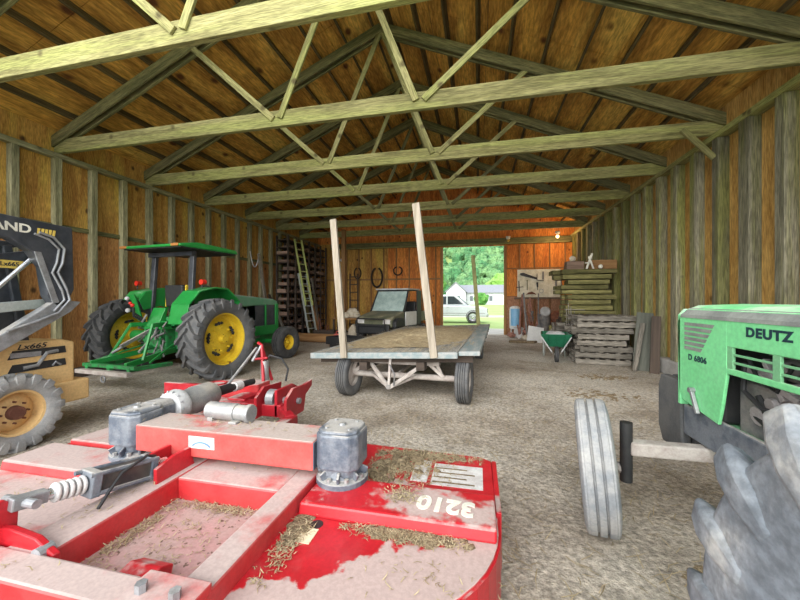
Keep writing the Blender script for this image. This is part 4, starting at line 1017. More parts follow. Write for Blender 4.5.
# black sled in front
m = MB()
sl = thing('sled', 'black plastic utility sled lying beside the green utility vehicle', 'sled', (-3.95, 10.3, 0), 1.2)
MB().box((-.35, -.7, .1), (.35, .7, .14)).bar((-.36, -.7, .22), (-.36, .7, .22), .03, .24).bar((.36, -.7, .22), (.36, .7, .22), .03, .24).bar((-.36, .7, .22), (.36, .7, .22), .03, .24).bar((-.36, -.7, .14), (-.36, -1.0, .40), .05, .05).prism([(-.7, .10), (-1.02, .36), (-1.0, .40), (-.68, .14)], 'X', -.36, .36).build('tub', 'black', sl, .015)
MB().box((-.30, -.6, 0), (-.24, .6, .10)).box((.24, -.6, 0), (.30, .6, .10)).build('runner', 'black', sl, .01)

M['oldwood'] = surf('oldwood', (.135, .14, .115), .9, 0, (.075, .08, .065), 2.0, GRAIN, .35, .68, .25)
# ------------------------------------------------------------------ things along the left side at the back
ld = thing('extension_ladder', 'tall extension ladder leaning on the left wall, yellow green above and grey below', 'ladder', (-5.95, 11.8, 0))
def ladder(parent, p, q, w, nr, mat, rname, side=(0, 1, 0), r=.017, rail=(.03, .075)):
    p, q = Vector(p), Vector(q); s = Vector(side).normalized() * w / 2
    o = None
    for k in (-1, 1):
        MB().bar(p + s * k, q + s * k, rail[0], rail[1], (p - q).cross(s)).build('rail', mat, parent, .003)
    for i in range(nr):
        a = p.lerp(q, (i + .6) / nr); MB().tube([a - s, a + s], r, 8).build('rung', mat, parent)
sd = (.35, 1, 0)
ladder(ld, (0, 0, 0), (-.54, .12, 2.5), .38, 9, 'aluminium', 'rung', sd)
ladder(ld, (-.22, .06, 1.3), (-.75, .18, 3.8), .34, 9, 'ladderyellow', 'rung', sd)
for k, (x, y, x2, h, w, mat, lab) in enumerate([(-6.3, 12.35, -6.85, 2.2, .26, 'mosswood', 'wide greenish board leaning right of the tall extension ladder'),
                                               (-6.25, 12.9, -6.82, 2.1, .20, 'brownwood', 'orange brown board leaning behind the left front wagon stake'),
                                               (-6.4, 13.3, -6.85, 2.4, .16, 'greywood', 'narrow grey board leaning at the back of the left wall'),
                                               (-6.85, 10.5, -7.42, 3.1, .14, 'greywood', 'long grey plank leaning on the left wall beyond the tractor'),
                                               (-6.75, 11.1, -7.42, 1.7, .14, 'darkwood', 'short dark plank leaning between the tractor and the ladder'),
                                               (-6.65, 11.25, -7.40, 1.55, .12, 'greywood', 'short grey slat leaning next to the ladder foot')]):
    b = beam('leaning_board', (x, y, .0), (x2, y + .1, h), .04, w, mat, None, up=(0, 1, 0)); tag(b, lab, 'board', 'boards leaning on the left wall')
# slatted rack
rk = thing('slatted_rack', 'tall dark slatted wooden rack filling the back left corner', 'rack', (-7.2, 13.4, 0))
for y in [-1.65 + .55 * k for k in range(7)]:
    beam('post', (-6.98, 13.4 + y, 0), (-6.98, 13.4 + y, 3.95), .06, .07, 'darkwood', rk, up=(1, 0, 0))
    beam('post', (-7.45, 13.4 + y, 0), (-7.45, 13.4 + y, 3.95), .06, .07, 'darkwood', rk, up=(1, 0, 0))
for k in range(13):
    beam('shelf', (-7.22, 11.7, .30 + k * .29), (-7.22, 15.1, .30 + k * .29), .5, .03, 'darkwood', rk)
for k in range(12):
    for j in range(9):
        if R.random() < .2: continue
        y = 11.85 + .36 * j + R.uniform(-.05, .05); l = R.uniform(.14, .30); z = .33 + k * .29
        o = MB((0, 0, 0)).box((-.24, -l / 2, 0), (.22 + R.uniform(-.1, .04), l / 2, R.uniform(.07, .16))).build('wood_block', 'pinkwood', None, .01)
        o.location = (-7.2, y, z); o.rotation_euler = (0, 0, R.uniform(-.08, .08))
        tag(o, 'short brown wood block stored in the dark slatted rack', 'wood block', 'wood blocks in the slatted rack')
lg = MB((-5.9, 11.3, 0)).tube([(-6.5, 11.35, .16), (-5.4, 11.25, .16), (-4.75, 11.22, .16)], [.16, .155, .14], 16).build('log', 'brownwood', None, smooth=True); lg.location = (-5.9, 11.3, 0)
tag(lg, 'brown log lying on the floor below the leaning ladder', 'log')
# posts in the back left
o = beam('wooden_post', (-5.25, 13.0, 0), (-5.25, 13.0, 4.3), .15, .15, 'brownwood', None, up=(0, 1, 0)); tag(o, 'tall brown square post standing near the back left corner', 'post', kind='structure')
# narrow dark ladder against the back
l2 = thing('step_rack', 'narrow dark ladder leaning beside the brown post', 'ladder', (-4.9, 13.2, 0))
ladder(l2, (0, 0, 0), (-.18, .5, 2.6), .34, 8, 'darkwood', 'rung', (1, 0, 0), .02, (.04, .06))
# bench with odds and ends
bn = thing('workbench', 'rough low wooden bench between the rack and the utility vehicle', 'bench', (-4.75, 12.2, 0))
MB().box((-.55, -.25, .78), (.45, .25, .83)).build('bench_top', 'brownwood', bn, .006)
for x in (-.5, .4):
    for y in (-.2, .2): MB().box((x - .03, y - .03, 0), (x + .03, y + .03, .78)).build('leg', 'darkwood', bn, .004)
MB().box((-.52, -.2, .30), (.42, .2, .33)).build('shelf', 'darkwood', bn, .004)
yj = thing('jug', 'yellow plastic jug standing on the rough low bench', 'jug', (-5.02, 12.12, .83))
MB().lathe([(.001, 0), (.10, 0), (.11, .03), (.11, .24), (.05, .33), (.035, .36), (.035, .39), (.001, .39)], (0, 0, 0), 'Z', 18).build('body', 'yellowjug', yj, smooth=True)
MB().tube([(.05, 0, .33), (.12, 0, .34), (.13, 0, .26), (.10, 0, .2)], .015, 8).build('handle', 'yellowjug', yj, smooth=True)
MB().tube([(0, 0, .385), (0, 0, .42)], .04, 12).build('cap', 'black', yj)
cl = MB().ball((0, 0, .18), .2, 12, 8, .18, (1.25, .8, .9)).ball((.2, -.05, .13), .14, 10, 7, .2, (1, .9, .9)).ball((-.16, -.08, .10), .12, 10, 7, .2).build('cloth_bundle', 'cloth', None, smooth=True)
cl.location = (-4.58, 12.15, .83); tag(cl, 'crumpled cream cloth bundle on the rough low bench', 'cloth')
b2 = MB().prism([(-.14, 0), (.14, 0), (.17, .32), (.07, .5), (.02, .48), (-.1, .36)], 'Y', -.11, .11).build('feed_sack', 'cloth', None, .04, smooth=True)
b2.location = (-4.42, 11.75, 0); tag(b2, 'small pale sack slumped on the floor before the bench', 'sack')
b2.scale = (1.2, 1.2, 1.3)
rc = thing('fuel_can', 'red plastic fuel can on the floor beside the black sled', 'fuel can', (-4.65, 11.15, 0), .3)
MB().box((-.2, -.12, 0), (.2, .12, .34)).build('body', 'redcan', rc, .04)
MB().tube([(-.12, 0, .34), (-.12, 0, .42), (.10, 0, .42), (.10, 0, .34)], .02, 8).build('handle', 'redcan', rc, smooth=True)
MB().tube([(.15, 0, .34), (.22, 0, .46)], .03, 10).build('spout', 'black', rc)
bx = thing('tool_crate', 'low dark crate of odds and ends below the leaning ladder', 'crate', (-5.55, 12.0, 0))
MB().box((-.4, -.25, .02), (.4, .25, .05)).bar((-.4, -.25, .2), (.4, -.25, .2), .03, .36).bar((-.4, .25, .2), (.4, .25, .2), .03, .36).bar((-.4, -.25, .2), (-.4, .25, .2), .03, .36).bar((.4, -.25, .2), (.4, .25, .2), .03, .36).build('box', 'darkwood', bx, .004)
for k in range(5):
    o = MB().tube([(0, 0, 0), (R.uniform(-.1, .1), R.uniform(-.05, .05), R.uniform(.5, .9))], .02, 8).build('iron_rod', 'rust'); o.location = (-5.85 + k * .15, 12.0, .05)
    tag(o, 'rusty iron rod standing in the low dark crate', 'rod', 'rods in the low crate')
# hanging rope on the left wall and harness on the back wall
pts = [(XL + .14, 10.25 + .5 * t, 3.15 - .85 * (1 - (2 * t - 1) ** 2) * .6) for t in [k / 14 for k in range(15)]]
o = MB((XL, 10.5, 3)).tube(pts, .016, 8).build('hanging_rope', 'bag', None, smooth=True); o.location = (XL, 10.5, 3); tag(o, 'pale rope slung in a V between studs of the left wall', 'rope')
for i, (x, w, h, lab) in enumerate([(-5.55, .16, .55, 'small dark harness loop hanging on the back wall'), (-4.6, .26, .95, 'large dark U shaped harness collar hanging on the back wall'), (-3.6, .2, .4, 'short dark strap loop hanging right of the large harness collar')]):
    pts = [(x + w * cos(a), YB - .14, 3.05 - h * .5 + h * .5 * sin(a) * (1 if sin(a) < 0 else .9)) for a in [PI * .5 + 2 * PI * k / 20 + .3 for k in range(19)]]
    o = MB((x, YB, 3)).tube(pts, .045 if i == 1 else .03, 8).build('harness_collar', 'leather', None, smooth=True); o.location = (x, YB, 3); tag(o, lab, 'harness', 'harness on the back wall')
bl = thing('hanging_bulb', 'unlit white bulb on a thin cord near the back left corner', 'light bulb', (-6.0, 14.6, 3.3))
MB().ball((0, 0, 0), .07, 12, 8).build('bulb_glass', 'white', bl, smooth=True); MB().tube([(0, 0, .06), (0, 0, .94)], .008, 6).tube([(0, 0, .05), (0, 0, .13)], .03, 10).build('cord', 'black', bl)
# lit bulb over the right of the doorway
lb = thing('ceiling_bulb', 'glowing bulb in a holder above the right end of the back wall', 'light bulb', (3.05, 14.6, 4.0))
MB().ball((0, 0, 0), .055, 14, 10).build('bulb_glass', 'bulb', lb, smooth=True); MB().tube([(0, 0, .04), (0, 0, .12)], .035, 12).lathe([(.001, .12), (.09, .12), (.09, .20), (.001, .20)], (0, 0, 0), 'Z', 16).build('holder', 'white', lb)
l = bpy.data.lights.new('bulb_light', 'POINT'); l.energy = 18; l.color = (1, .62, .3); l.shadow_soft_size = .06
lo = bpy.data.objects.new('bulb_light', l); COL.objects.link(lo); lo.parent = lb; lo.location = (0, -.0, -.12)
l2_ = thing('porch_lamp', 'small unlit white lamp holder above the back doorway', 'lamp', (1.25, 15.3, 4.12))
MB().lathe([(.001, -.04), (.07, -.04), (.10, .08), (.001, .08)], (0, 0, 0), 'Z', 14).build('holder', 'white', l2_); MB().ball((0, 0, -.09), .06, 10, 8).build('bulb_glass', 'letter_yellow', l2_, smooth=True)

# ------------------------------------------------------------------ right side: pallets, planks, boards
ordn = ['lowest', 'second', 'third', 'fourth', 'fifth', 'sixth', 'seventh', 'eighth', 'ninth', 'tenth', 'eleventh', 'twelfth', 'thirteenth', 'fourteenth']
def pallet(z, lab, x0, y0, w, d, rz):
    t = thing('wooden_pallet', lab, 'pallet', (x0, y0, z), rz, 'weathered pallets in the low stack')
    h = .140
    for k, y in enumerate((-d / 2 + .02, 0, d / 2 - .02)):
        o = MB().box((-w / 2, -.02, -.052), (w / 2, .02, .052)).build('stringer', 'greywood', t, .004); o.location = (0, y, .068)
    n = 6
    for k in range(n):
        x = -w / 2 + .05 + (w - .1) * k / (n - 1)
        for zz in ((.126,) if k % 2 else (.010, .126)):
            o = MB().box((-d / 2 + R.uniform(.005, .03), -.045, -.0095), (d / 2, .045, .0095)).build('slat', 'greywood', t, .003)
            o.location = (x, 0, zz); o.rotation_euler = (0, 0, PI / 2 + R.uniform(-.02, .02))
    return t
for k in range(8):
    w = R.uniform(1.0, 1.2) if k not in (7, 5) else 1.28
    pallet(k * .143, f'weathered grey wooden pallet, {ordn[k]} from the floor in the low stack', 2.84 + R.uniform(-.06, .08), 9.25 + R.uniform(-.05, .03), w, .95, R.uniform(-.07, .05) - .05)
z = .10
nl = 17
for k in range(nl):
    th = R.choice([.105, .12, .145, .13]); 
    w = R.uniform(1.0, 1.22) if k < nl - 1 else 1.35
    o1 = R.uniform(-.1, .08)
    for r_, yy in enumerate((10.32, 10.62, 10.92)):
        b = beam('stacked_plank', (2.34 + o1 + (.0 if r_ == 0 else R.uniform(-.2, .1)), yy + R.uniform(-.03, .03), z + th / 2), (2.34 + o1 + w, yy + R.uniform(-.03, .03), z + th / 2), .27, th * .82, 'mosswood' if k > 5 else 'greywood', None)
        pos = ('front', 'middle', 'rear')[r_]
        tag(b, f'mossy plank, {("topmost" if k == nl - 1 else {2: "2nd", 3: "3rd"}.get(nl - k, str(nl - k) + "th") + " course from the top")} of the tall stack, {pos} row', 'plank', 'planks in the tall stack')
    z += th
TOPZ = z
for x in (2.55, 3.2):
    b = beam('bearer', (x, 10.1, .045), (x, 11.1, .045), .1, .09, 'darkwood', None); tag(b, 'dark bearer under the ' + ('left' if x < 3 else 'right') + ' end of the tall plank stack', 'bearer')
# odds on top of the tall stack
o = MB().box((-.22, -.16, 0), (.22, .16, .22)).build('wooden_box', 'pinkwood', None, .01); o.location = (2.62, 10.5, TOPZ); tag(o, 'small brown wooden box on top of the tall plank stack', 'box')
o = MB().box((-.35, -.2, 0), (.35, .2, .26)).build('cardboard_box', 'brownwood', None, .01); o.location = (3.36, 10.7, TOPZ); tag(o, 'dark brown box at the right on top of the tall stack', 'box')
o = MB().ball((0, 0, .08), .08, 10, 7, .2, (1.2, .8, 1)).build('rag', 'cloth', None, smooth=True); o.location = (2.58, 10.45, TOPZ + .22); tag(o, 'pale rag lying on the small brown box', 'rag')
o = MB().bar((-.06, 0, .0), (.08, 0, .42), .05, .03, (0, 1, 0)).bar((.12, 0, .0), (.0, .02, .34), .04, .03, (0, 1, 0)).bar((-.1, 0, .16), (.08, 0, .18), .03, .03).build('broken_bracket', 'letter_cream', None, .004); o.location = (2.95, 10.32, TOPZ); tag(o, 'cream coloured broken bracket standing on the tall plank stack', 'bracket')
o = MB().ball((0, 0, .06), .06, 8, 6, .1).build('tin', 'letter_cream', None, smooth=True); o.location = (3.25, 10.35, TOPZ); tag(o, 'small cream tin right of the broken bracket', 'tin')
# pale lattice of sticks at the left end of the stack
lt = thing('wire_crate', 'pale broken lattice crate leaning at the left end of the plank stack', 'crate', (2.5, 9.95, 0), 0)
for k in range(7): MB().tube([(-.18 + k * .06, R.uniform(-.02, .02), 0), (-.12 + k * .07 + R.uniform(-.06, .06), .25, 1.45 - R.uniform(0, .4))], .012, 6).build('stick', 'greywood', lt)
for k in range(8): MB().tube([(-.2, .03 + k * .03, .12 + k * .16), (.3 + R.uniform(-.1, .1), .03 + k * .03, .14 + k * .16 + R.uniform(-.05, .05))], .010, 6).build('cross_wire', 'greywood', lt)
# leaning boards at the right wall
for (p, q, w, th, mat, lab) in [((3.20, 8.15, 0), (3.46, 8.38, 1.0), .085, .04, 'greywood', 'narrow grey stick leaning against the pallet stack'),
                                ((3.36, 8.26, 0), (3.55, 8.50, 1.22), .30, .045, 'oldwood', 'wide weathered board leaning beside the pallet stack'),
                                ((3.50, 7.98, 0), (3.63, 8.20, 1.16), .16, .05, 'darkwood', 'dark board leaning right of the wide weathered board')]:
    b = beam('leaning_board', p, q, th, w, mat, None, up=(1, -.35, 0)); tag(b, lab, 'board', 'boards leaning on the right wall')

# ------------------------------------------------------------------ wheelbarrow
bw = thing('wheelbarrow', 'green wheelbarrow with grey legs facing the camera by the plank stack', 'wheelbarrow', (1.92, 9.45, 0), math.radians(-8))
m = MB()
top = [(-.36, -.42, .66), (.36, -.42, .66), (.33, .5, .66), (-.33, .5, .66)]; bot = [(-.19, -.20, .33), (.19, -.20, .33), (.17, .34, .40), (-.17, .34, .40)]
ti = [(-.34, -.39, .66), (.34, -.39, .66), (.31, .48, .66), (-.31, .48, .66)]; bi = [(-.18, -.18, .35), (.18, -.18, .35), (.16, .32, .42), (-.16, .32, .42)]
f = [(0, 1, 5, 4), (1, 2, 6, 5), (2, 3, 7, 6), (3, 0, 4, 7), (4, 5, 6, 7)]
m.add(top + bot + ti + bi, [(0, 1, 5, 4), (1, 2, 6, 5), (2, 3, 7, 6), (3, 0, 4, 7), (4, 5, 6, 7)] + [(9, 8, 12, 13), (10, 9, 13, 14), (11, 10, 14, 15), (8, 11, 15, 12), (15, 14, 13, 12)] + [(0, 8, 9, 1), (1, 9, 10, 2), (2, 10, 11, 3), (3, 11, 8, 0)])
tr = m.build('tray', 'barrow', bw, .008)
m = MB()
for k in (-.16, -.0, .16): m.bar((k, -.30, .40), (k * 1.3, -.41, .62), .025, .012)
m.each('tray_rib', 'barrow', tr)
for s in (-1, 1): MB().bar((s * .09, -.52, .22), (s * .30, 1.05, .56), .04, .045).build('handle', 'greywood', bw, .006)
for s in (-1, 1): MB().tube([(s * .22, .25, .40), (s * .26, .40, 0), (s * .26, .55, .01), (s * .26, .62, .42)], .018, 8).build('leg', 'aluminium', bw, smooth=True)
for s in (-1, 1): MB().bar((s * .09, -.50, .22), (s * .34, -.36, .60), .03, .02).build('brace', 'bag', bw, .003)
w = wheel(bw, 'wheel', (0, -.50, .19), .19, .09, .10, 1, 'rubber', 'greymetal', ribs=2, bolts=0, n=32)
o = MB().ball((0, 0, .1), .2, 10, 7, .2, (1.2, .9, .7)).ball((.12, .1, .12), .12, 8, 6, .2).build('sack', 'bag', None, smooth=True); o.location = (1.95, 9.62, .45); tag(o, 'grey sack heaped in the green wheelbarrow', 'sack')
# tank and junk by the back wall
tk = thing('tank', 'upright pale blue and white tank standing by the door', 'tank', (1.50, 15.05, 0)); tk.scale = (.92, .92, .84)
MB().lathe([(.001, .36), (.20, .36), (.235, .40), (.24, .5), (.24, 1.32), (.22, 1.42), (.12, 1.49), (.001, 1.50)], (0, 0, 0), 'Z', 28).build('body', 'white', tk, smooth=True)
m = MB(); n = 12
vs = []
for k in range(n + 1):
    a = -PI / 2 - .95 + 1.9 * k / n
    for z_ in (.52, 1.36): vs.append((.243 * cos(a), .243 * sin(a), z_))
    for z_ in (.52, 1.36): vs.append((.236 * cos(a), .236 * sin(a), z_))
m.add(vs, [q for k in range(n) for q in ((4 * k, 4 * k + 4, 4 * k + 5, 4 * k + 1), (4 * k + 2, 4 * k + 3, 4 * k + 7, 4 * k + 6))])
m.build('front_panel', 'blue', tk, smooth=True)
for k in range(3):
    a = 2 * PI * k / 3 + .5; MB().bar((.2 * cos(a), .2 * sin(a), 0), (.17 * cos(a), .17 * sin(a), .40), .06, .04).build('leg', 'white', tk)
o = MB((1.62, 14.6, 0)).box((1.42, 14.45, 0), (1.78, 14.75, .40)).build('white_bucket_box', 'bag', None, .04); o.location = (1.62, 14.6, 0); o.name = 'plastic_tub'; tag(o, 'pale grey plastic tub on the floor before the blue tank', 'tub')
o = MB((2.3, 13.6, 0)).bar((1.93, 12.85, .02), (2.03, 13.10, .54), .52, .03, (0, 1, -.4)).build('metal_panel', 'white', None, .004); o.location = (2.3, 13.6, 0); tag(o, 'white sheet panel leaning behind the wheelbarrow', 'panel')
o = MB().prism([(-.5, -.25), (.35, -.3), (.55, .1), (.1, .3), (-.45, .12)], 'Z', 0, .07).build('slab', 'haydark', None, .02); o.location = (1.55, 12.9, 0); tag(o, 'dark flat slab lying on the floor near the junk heap', 'slab')
for i, (x, y, z, s, mat, lab) in enumerate([(2.55, 14.3, 1.05, .20, 'bag', 'pale round tin on the junk heap by the back wall'), (3.0, 14.5, .85, .24, 'rust', 'rusty round drum lid standing in the junk heap'), (1.95, 13.2, .1, .13, 'rustpink', 'small rusty lump on the floor by the wheelbarrow')]):
    o = MB().lathe([(.001, -.06), (s * .8, -.06), (s, 0), (s * .8, .06), (.001, .06)], (0, 0, 0), 'Y', 18).build('lid' if i < 2 else 'iron_lump', mat, None, smooth=True); o.location = (x, y, z if i < 2 else .13); tag(o, lab, 'scrap')
dr = MB().lathe([(.001, 0), (.27, 0), (.28, .02), (.27, .28), (.285, .3), (.27, .32), (.27, .6), (.285, .62), (.27, .64), (.27, .84), (.28, .86), (.001, .86)], (0, 0, 0), 'Z', 26).build('drum', 'rust', None, smooth=True); dr.location = (3.2, 14.65, 0); tag(dr, 'rusty steel drum against the back wall below the tool board', 'drum')
dr = MB().lathe([(.001, 0), (.22, 0), (.25, .95), (.001, .95)], (0, 0, 0), 'Z', 22).build('bin', 'engine', None, smooth=True); dr.location = (2.55, 14.6, 0); tag(dr, 'dark bin between the rusty drum and the scrap irons', 'bin')
for k in range(22):
    x = 1.95 + R.gauss(0, .15); y = 13.9 + R.uniform(-.5, .5); h = R.uniform(.5, 1.9) if k > 6 else R.uniform(.3, .7)
    dx, dy = R.uniform(-.3, .3), R.uniform(0, .5)
    p = [(0, 0, .02), (dx * .4 + R.uniform(-.05, .05), dy * .4, h * .45), (dx + R.uniform(-.06, .06), dy * .9, h)]
    o = MB().tube(p, R.uniform(.022, .055), 7).build('scrap_iron', R.choice(['rustpink', 'rustpink', 'rust', 'engine']), None, smooth=True)
    o.location = (x, y, 0); tag(o, 'rusty length of scrap iron in the tangle by the back wall', 'scrap iron', 'scrap irons in the junk heap')
for k in range(3):
    pts = [(.16 * cos(a) * (1 - .02 * i), .03 * (i % 5), .22 + .2 * sin(a)) for i, a in enumerate([2 * PI * q / 14 for q in range(30)])]
    o = MB().tube(pts, .018, 6).build('chain_coil', ['rust', 'rustpink', 'engine'][k], None, smooth=True); o.location = (1.80 + .22 * k, 13.75 - .1 * k, 0)
    tag(o, ['rusty chain coil left in the floor junk', 'pinkish rusty coil in the middle of the floor junk', 'dark coil at the right of the floor junk'][k], 'coil', 'coils in the junk heap')
for k in range(6):
    o = MB().tube([(0, 0, 0), (R.uniform(-.12, .12), .15, .55 + .1 * k)], R.uniform(.03, .06), 8).build('fence_post', R.choice(['greywood', 'mosswood', 'darkwood']), None); o.location = (2.30 + k * .11, 12.2 + .05 * k, 0)
    tag(o, 'short rough stake standing behind the wheelbarrow', 'stake', 'rough stakes behind the wheelbarrow')
for k, (x, y, s, mat, lab) in enumerate([(1.32, 14.5, .16, 'rustpink', 'brownish rubble lump left of the blue tank'), (1.95, 14.9, .22, 'bag', 'pale crumpled bag in the scrap behind the rusty irons'), (1.75, 13.3, .18, 'cloth', 'pale rag bundle on the floor before the scrap irons'),
                                     (2.55, 13.6, .24, 'bag', 'grey crumpled bag between the white panel and the plank stack'), (2.75, 14.0, .26, 'cloth', 'tan crumpled bag low in the junk left of the plank stack'), (1.62, 13.9, .13, 'sticker', 'small whitish lump below the blue tank')]):
    o = MB().ball((0, 0, s * .6), s, 11, 8, .25, (1.1, .9, .65 + .25 * (k % 2))).build('crumpled_bag' if mat != 'rustpink' else 'rubble_lump', mat, None, smooth=True); o.location = (x, y, 0); tag(o, lab, 'bag' if mat != 'rustpink' else 'rubble')
# tool board
pb = thing('tool_board', 'cream pegboard on the orange back wall right of the doorway', 'pegboard', (2.50, YB - .08, 2.20))
MB().box((-.86, -.015, -.58), (.86, .015, .60)).build('board', 'creamboard', pb, .004)
MB().box((-.98, -.14, -.64), (1.0, .015, -.60)).build('ledge', 'greywood', pb, .004)
for (m_, nm, mat, lab) in [
    (MB().prism([(-.74, .44), (-.62, .46), (-.06, .24), (-.06, .17), (-.14, .18), (-.70, .34), (-.76, .38)], 'Y', -.06, -.02), 'hand_scythe', 'black', 'dark broad bladed tool hung slanting at the upper left of the pegboard'),
    (MB().tube([(-.07, -.04, .42), (-.07, -.04, .12)], .016, 8).bar((-.07, -.04, .14), (.2, -.04, .12), .03, .03), 'square', 'greywood', 'grey square hung at the pegboard centre'),
    (MB().bar((.17, -.04, .50), (.17, -.04, .16), .03, .06, (1, 0, 0)), 'file', 'engine', 'dark straight file hung right of centre on the pegboard'),
    (MB().tube([(-.46, -.04, .12), (-.46, -.04, -.28)], .018, 8).ball((-.46, -.04, .12), .03, 8, 6), 'screwdriver', 'rafter', 'thin greenish rod hung at the left of the pegboard'),
    (MB().prism([(-.10, .04), (-.02, .06), (-.02, -.16), (-.08, -.14)], 'Y', -.06, -.02).bar((-.05, -.04, -.1), (-.05, -.04, -.28), .02, .02, (1, 0, 0)), 'pliers', 'black', 'dark pliers hung below the pegboard centre'),
    (MB().tube([(-.80, -.05, .12), (-.78, -.05, -.34)], .02, 8).bar((-.92, -.05, -.16), (-.62, -.05, -.14), .03, .03), 'hammer', 'darkwood', 'dark hammer hung at the left edge of the pegboard'),
    (MB().prism([(-.52, -.48), (-.42, -.38), (-.28, -.34), (-.14, -.42), (-.10, -.48), (-.2, -.45), (-.38, -.46)], 'Y', -.06, -.02), 'hand_saw', 'rust', 'curved rusty blade at the lower left of the pegboard'),
    (MB().lathe([(.07, -.045), (.09, -.045), (.09, -.025), (.07, -.025)], (.10, 0, -.32), 'Y', 20, True), 'wire_ring', 'greymetal', 'grey wire ring hung at the lower middle of the pegboard'),
    (MB().bar((.68, -.04, .1), (.68, -.04, -.18), .03, .07, (1, 0, 0)), 'chisel', 'engine', 'dark chisel hung at the right of the pegboard'),
    (MB().bar((.80, -.04, .46), (.80, -.04, .30), .03, .05, (1, 0, 0)).bar((.86, -.05, .3), (.90, -.05, -.3), .03, .05, (1, 0, 0)), 'hacksaw', 'greywood', 'grey hacksaw frame at the right edge of the pegboard')]:
    o = m_.build(nm, mat, None, .003); o.location = pb.location; tag(o, lab, 'tool', 'tools on the pegboard')

# ------------------------------------------------------------------ outside the doorway
tk = thing('pickup_truck', 'white four door pickup truck parked on the lawn outside the doorway', 'truck', (-.75, 23.9, 0))
def T(): return MB()
bodyp = [(-4.3, .55), (-4.3, 1.12), (-2.3, 1.12), (-2.25, 1.14), (.05, 1.14), (1.10, 1.02), (1.32, .92), (1.36, .5), (1.2, .42), (-4.2, .45)]
T().prism(bodyp, 'Y', -.9, .9).build('body', 'carwhite', tk, .07)
T().prism([(-2.28, 1.12), (-2.10, 1.78), (-1.85, 1.86), (-.85, 1.86), (-.65, 1.80), (.10, 1.14)], 'Y', -.78, .78).build('cab', 'carwhite', tk, .06)
cb_ = T()
for y in (-.79, .775):
    cb_.prism([(-2.05, 1.22), (-1.92, 1.70), (-1.32, 1.74), (-1.32, 1.22)], 'Y', y, y + .015)
    cb_.prism([(-1.22, 1.22), (-1.22, 1.74), (-.82, 1.74), (-.18, 1.22)], 'Y', y, y + .015)
cb_.build('side_window', 'carglass', tk)
T().bar((.12, 0, 1.17), (-.62, 0, 1.79), 1.4, .02, (1, 0, 1)).build('windshield', 'carglass', tk)
m = T()
for s in (-1, 1): m.box((1.10, s * .7 - .17, .74), (1.34, s * .7 + .17, .95))
m.build('headlight', 'bag', tk, .02)
T().box((1.25, -.85, .40), (1.42, .85, .62)).build('bumper', 'greymetal', tk, .04)
T().box((1.30, -.5, .66), (1.375, .5, .92)).build('grille', 'black', tk, .01)
for x in (.42, -3.2):
    for s in (-1, 1):
        r_ = wheel(tk, 'wheel', (x, s * .82, .38), .38, .26, .26, 1, 'rubber', 'chrome', bolts=5, n=32); r_.rotation_euler = (0, 0, s * PI / 2)
m = T()
for x in (.42, -3.2):
    for s in (-1, 1): m.lathe([(.40, s * .905), (.44, s * .905), (.44, s * .86), (.40, s * .86)], (x, 0, .40), 'Y', 28, True)
m.build('wheel_arch', 'black', tk)
T().box((-2.27, -.905, 1.0), (-2.10, -.90, 1.03)).box((-1.28, -.908, .98), (-1.12, -.90, 1.01)).box((-1.26, -.904, .55), (-1.25, -.9, 1.13)).box((-4.2, -.906, .60), (1.2, -.90, .64)).build('trim', 'greymetal', tk)
# white house
hs = thing('house', 'white farmhouse with a grey roof beyond the lawn', 'house', (-4.5, 113, 0))
H = lambda: MB()
H().box((-5.6, 0, -.5), (.6, 9, 4.2)).prism([(-5.6, 4.2), (.6, 4.2), (-2.5, 7.0)], 'Y', 0, 9).build('gable_wing', 'housewhite', hs)
H().box((.6, 3.0, -.5), (16, 10, 3.9)).build('long_wing', 'housewhite', hs)
r_ = H()
r_.add([(-6.1, -.5, 3.9), (-2.5, -.5, 7.15), (-2.5, 9.5, 7.15), (-6.1, 9.5, 3.9), (-6.1, -.5, 4.1), (-2.5, -.5, 7.4), (-2.5, 9.5, 7.4), (-6.1, 9.5, 4.1)], [(0, 1, 2, 3), (4, 7, 6, 5), (0, 4, 5, 1), (3, 2, 6, 7), (0, 3, 7, 4), (1, 5, 6, 2)])
r_.add([(1.1, -.5, 3.9), (-2.5, -.5, 7.15), (-2.5, 9.5, 7.15), (1.1, 9.5, 3.9), (1.1, -.5, 4.1), (-2.5, -.5, 7.4), (-2.5, 9.5, 7.4), (1.1, 9.5, 4.1)], [(0, 1, 2, 3), (4, 7, 6, 5), (0, 4, 5, 1), (3, 2, 6, 7), (0, 3, 7, 4), (1, 5, 6, 2)])
r_.prism([(2.2, 3.8), (2.2, 4.0), (6.5, 6.6), (10.8, 4.0), (10.8, 3.8)], 'X', -2.0, 16.6)
r_.build('roof', 'houseroof', hs)
for x in (-4.1, -1.6): H().box((x - .4, -.06, 1.4), (x + .4, .02, 2.9)).build('window', 'housewin', hs)
for x in (2.4, 8.6): H().box((x - .5, 2.94, 1.2), (x + .5, 3.02, 2.8)).build('window', 'housewin', hs)
H().box((1.0, 2.2, 0), (1.15, 2.35, 3.8)).box((6.4, 2.2, 0), (6.55, 2.35, 3.8)).build('porch_post', 'housewhite', hs)
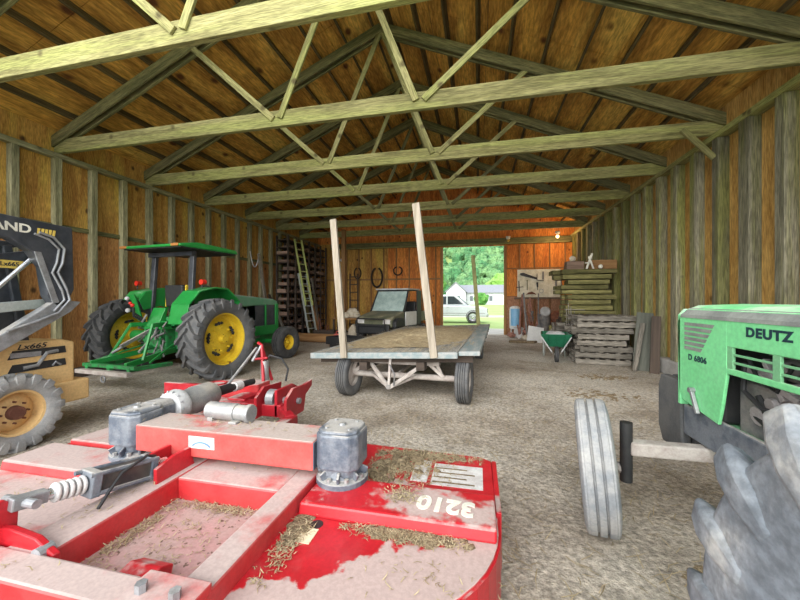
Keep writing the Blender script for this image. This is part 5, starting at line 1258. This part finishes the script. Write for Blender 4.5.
# trees
def blob_tree(name, lab, loc, w, h, trunk, mat, n, seed, cat='tree'):
    r = random.Random(seed)
    t = thing(name, lab, cat, loc)
    m = MB(); zc = trunk + (h - trunk) / 2
    for k in range(n):
        while True:
            v = Vector((r.uniform(-1, 1), r.uniform(-1, 1), r.uniform(-1, 1)))
            if .3 < v.length < 1: break
        v = v * .78; m.ball((v.x * w / 2, v.y * w / 2, zc + v.z * (h - trunk) / 2), w * r.uniform(.10, .19), 8, 6, .3)
    m.build('crown', mat, t)
    MB().tube([(0, 0, -.3), (0, 0, zc)], [w * .04, w * .025], 8).build('trunk', 'bark', t)
    return t
blob_tree('round_tree', 'light green round tree behind the house roof', (11.5, 140, 0), 17, 12.5, 1.0, 'leaflight', 90, 3)
blob_tree('leafy_tree', 'pale green leafy tree left of the white house', (-17, 122, 0), 11, 15.5, 1.0, 'leaflight', 90, 4)
blob_tree('leafy_tree', 'dark leafy tree behind the pale tree at the left of the doorway', (-21, 150, 0), 14, 17, 2.0, 'leaf', 90, 5)
blob_tree('garden_shrub', 'dense green shrub against the white house', (.9, 110, 0), 4.6, 3.8, .1, 'leaf', 70, 6, 'shrub')
blob_tree('garden_shrub', 'small round shrub at the left corner of the white house', (-11.8, 109, 0), 2.2, 2.4, .1, 'leaf', 40, 8, 'shrub')
hl = MB(); nx, ny = 50, 26
def hz(x, y):
    t = max(0, min(1, (y - 150) / 230)); return 88 * (t * t * (3 - 2 * t)) * (1 + .10 * sin(x * .012) + .05 * sin(x * .05)) - .3
for j in range(ny + 1):
    for i in range(nx + 1):
        x = -260 + 520 * i / nx; y = 140 + 330 * j / ny; hl.v.append(Vector((x, y, hz(x, y))))
for j in range(ny):
    for i in range(nx):
        a = j * (nx + 1) + i; hl.f.append((a, a + 1, a + nx + 2, a + nx + 1))
hl = hl.build('hill', 'grass', smooth=True); hl['kind'] = 'structure'; hl['label'] = 'steep green hillside beyond the house'
m = MB(); r = random.Random(11)
for k in range(3600):
    x = r.uniform(-120, 130); y = r.uniform(178, 400); s = r.uniform(1.8, 3.8)
    m.ball((x, y, hz(x, y) + s * .9), s, 6, 5, .35, (1, 1, 1.35))
    m.ball((x + s * .5, y - s * .3, hz(x, y) + s * 1.6), s * .6, 6, 4, .35)
o = m.build('hillside_forest', 'forest'); tag(o, 'dense green forest covering the hillside', 'forest', kind='stuff')

# ------------------------------------------------------------------ camera, light, colour
cam = bpy.data.cameras.new('camera'); cam.sensor_width = 36; cam.lens = 36 * 345 / 800; cam.clip_end = 1500; cam.clip_start = .05
co = bpy.data.objects.new('camera', cam); COL.objects.link(co)
co.location = (0, 0, 1.5); co.rotation_euler = (PI / 2, 0, math.atan(78 / 345)); SC.camera = co
w = bpy.data.worlds.new('world'); SC.world = w; w.use_nodes = True
nt = w.node_tree; bg = nt.nodes['Background']
bg.inputs['Color'].default_value = (.86, .93, 1, 1); bg.inputs['Strength'].default_value = SKY = 1.0
# broad soft overcast daylight coming in through the open front of the barn
s = bpy.data.lights.new('daylight', 'SUN'); s.energy = 3.0; s.angle = math.radians(70); s.color = (1, .97, .92)
so = bpy.data.objects.new('daylight', s); COL.objects.link(so)
so.rotation_euler = Vector((.12, 1, -.28)).to_track_quat('-Z', 'Y').to_euler()
vs = SC.view_settings; vs.view_transform = 'Standard'; vs.look = 'None'; vs.gamma = 1; vs.use_curve_mapping = False; vs.exposure = 1.3
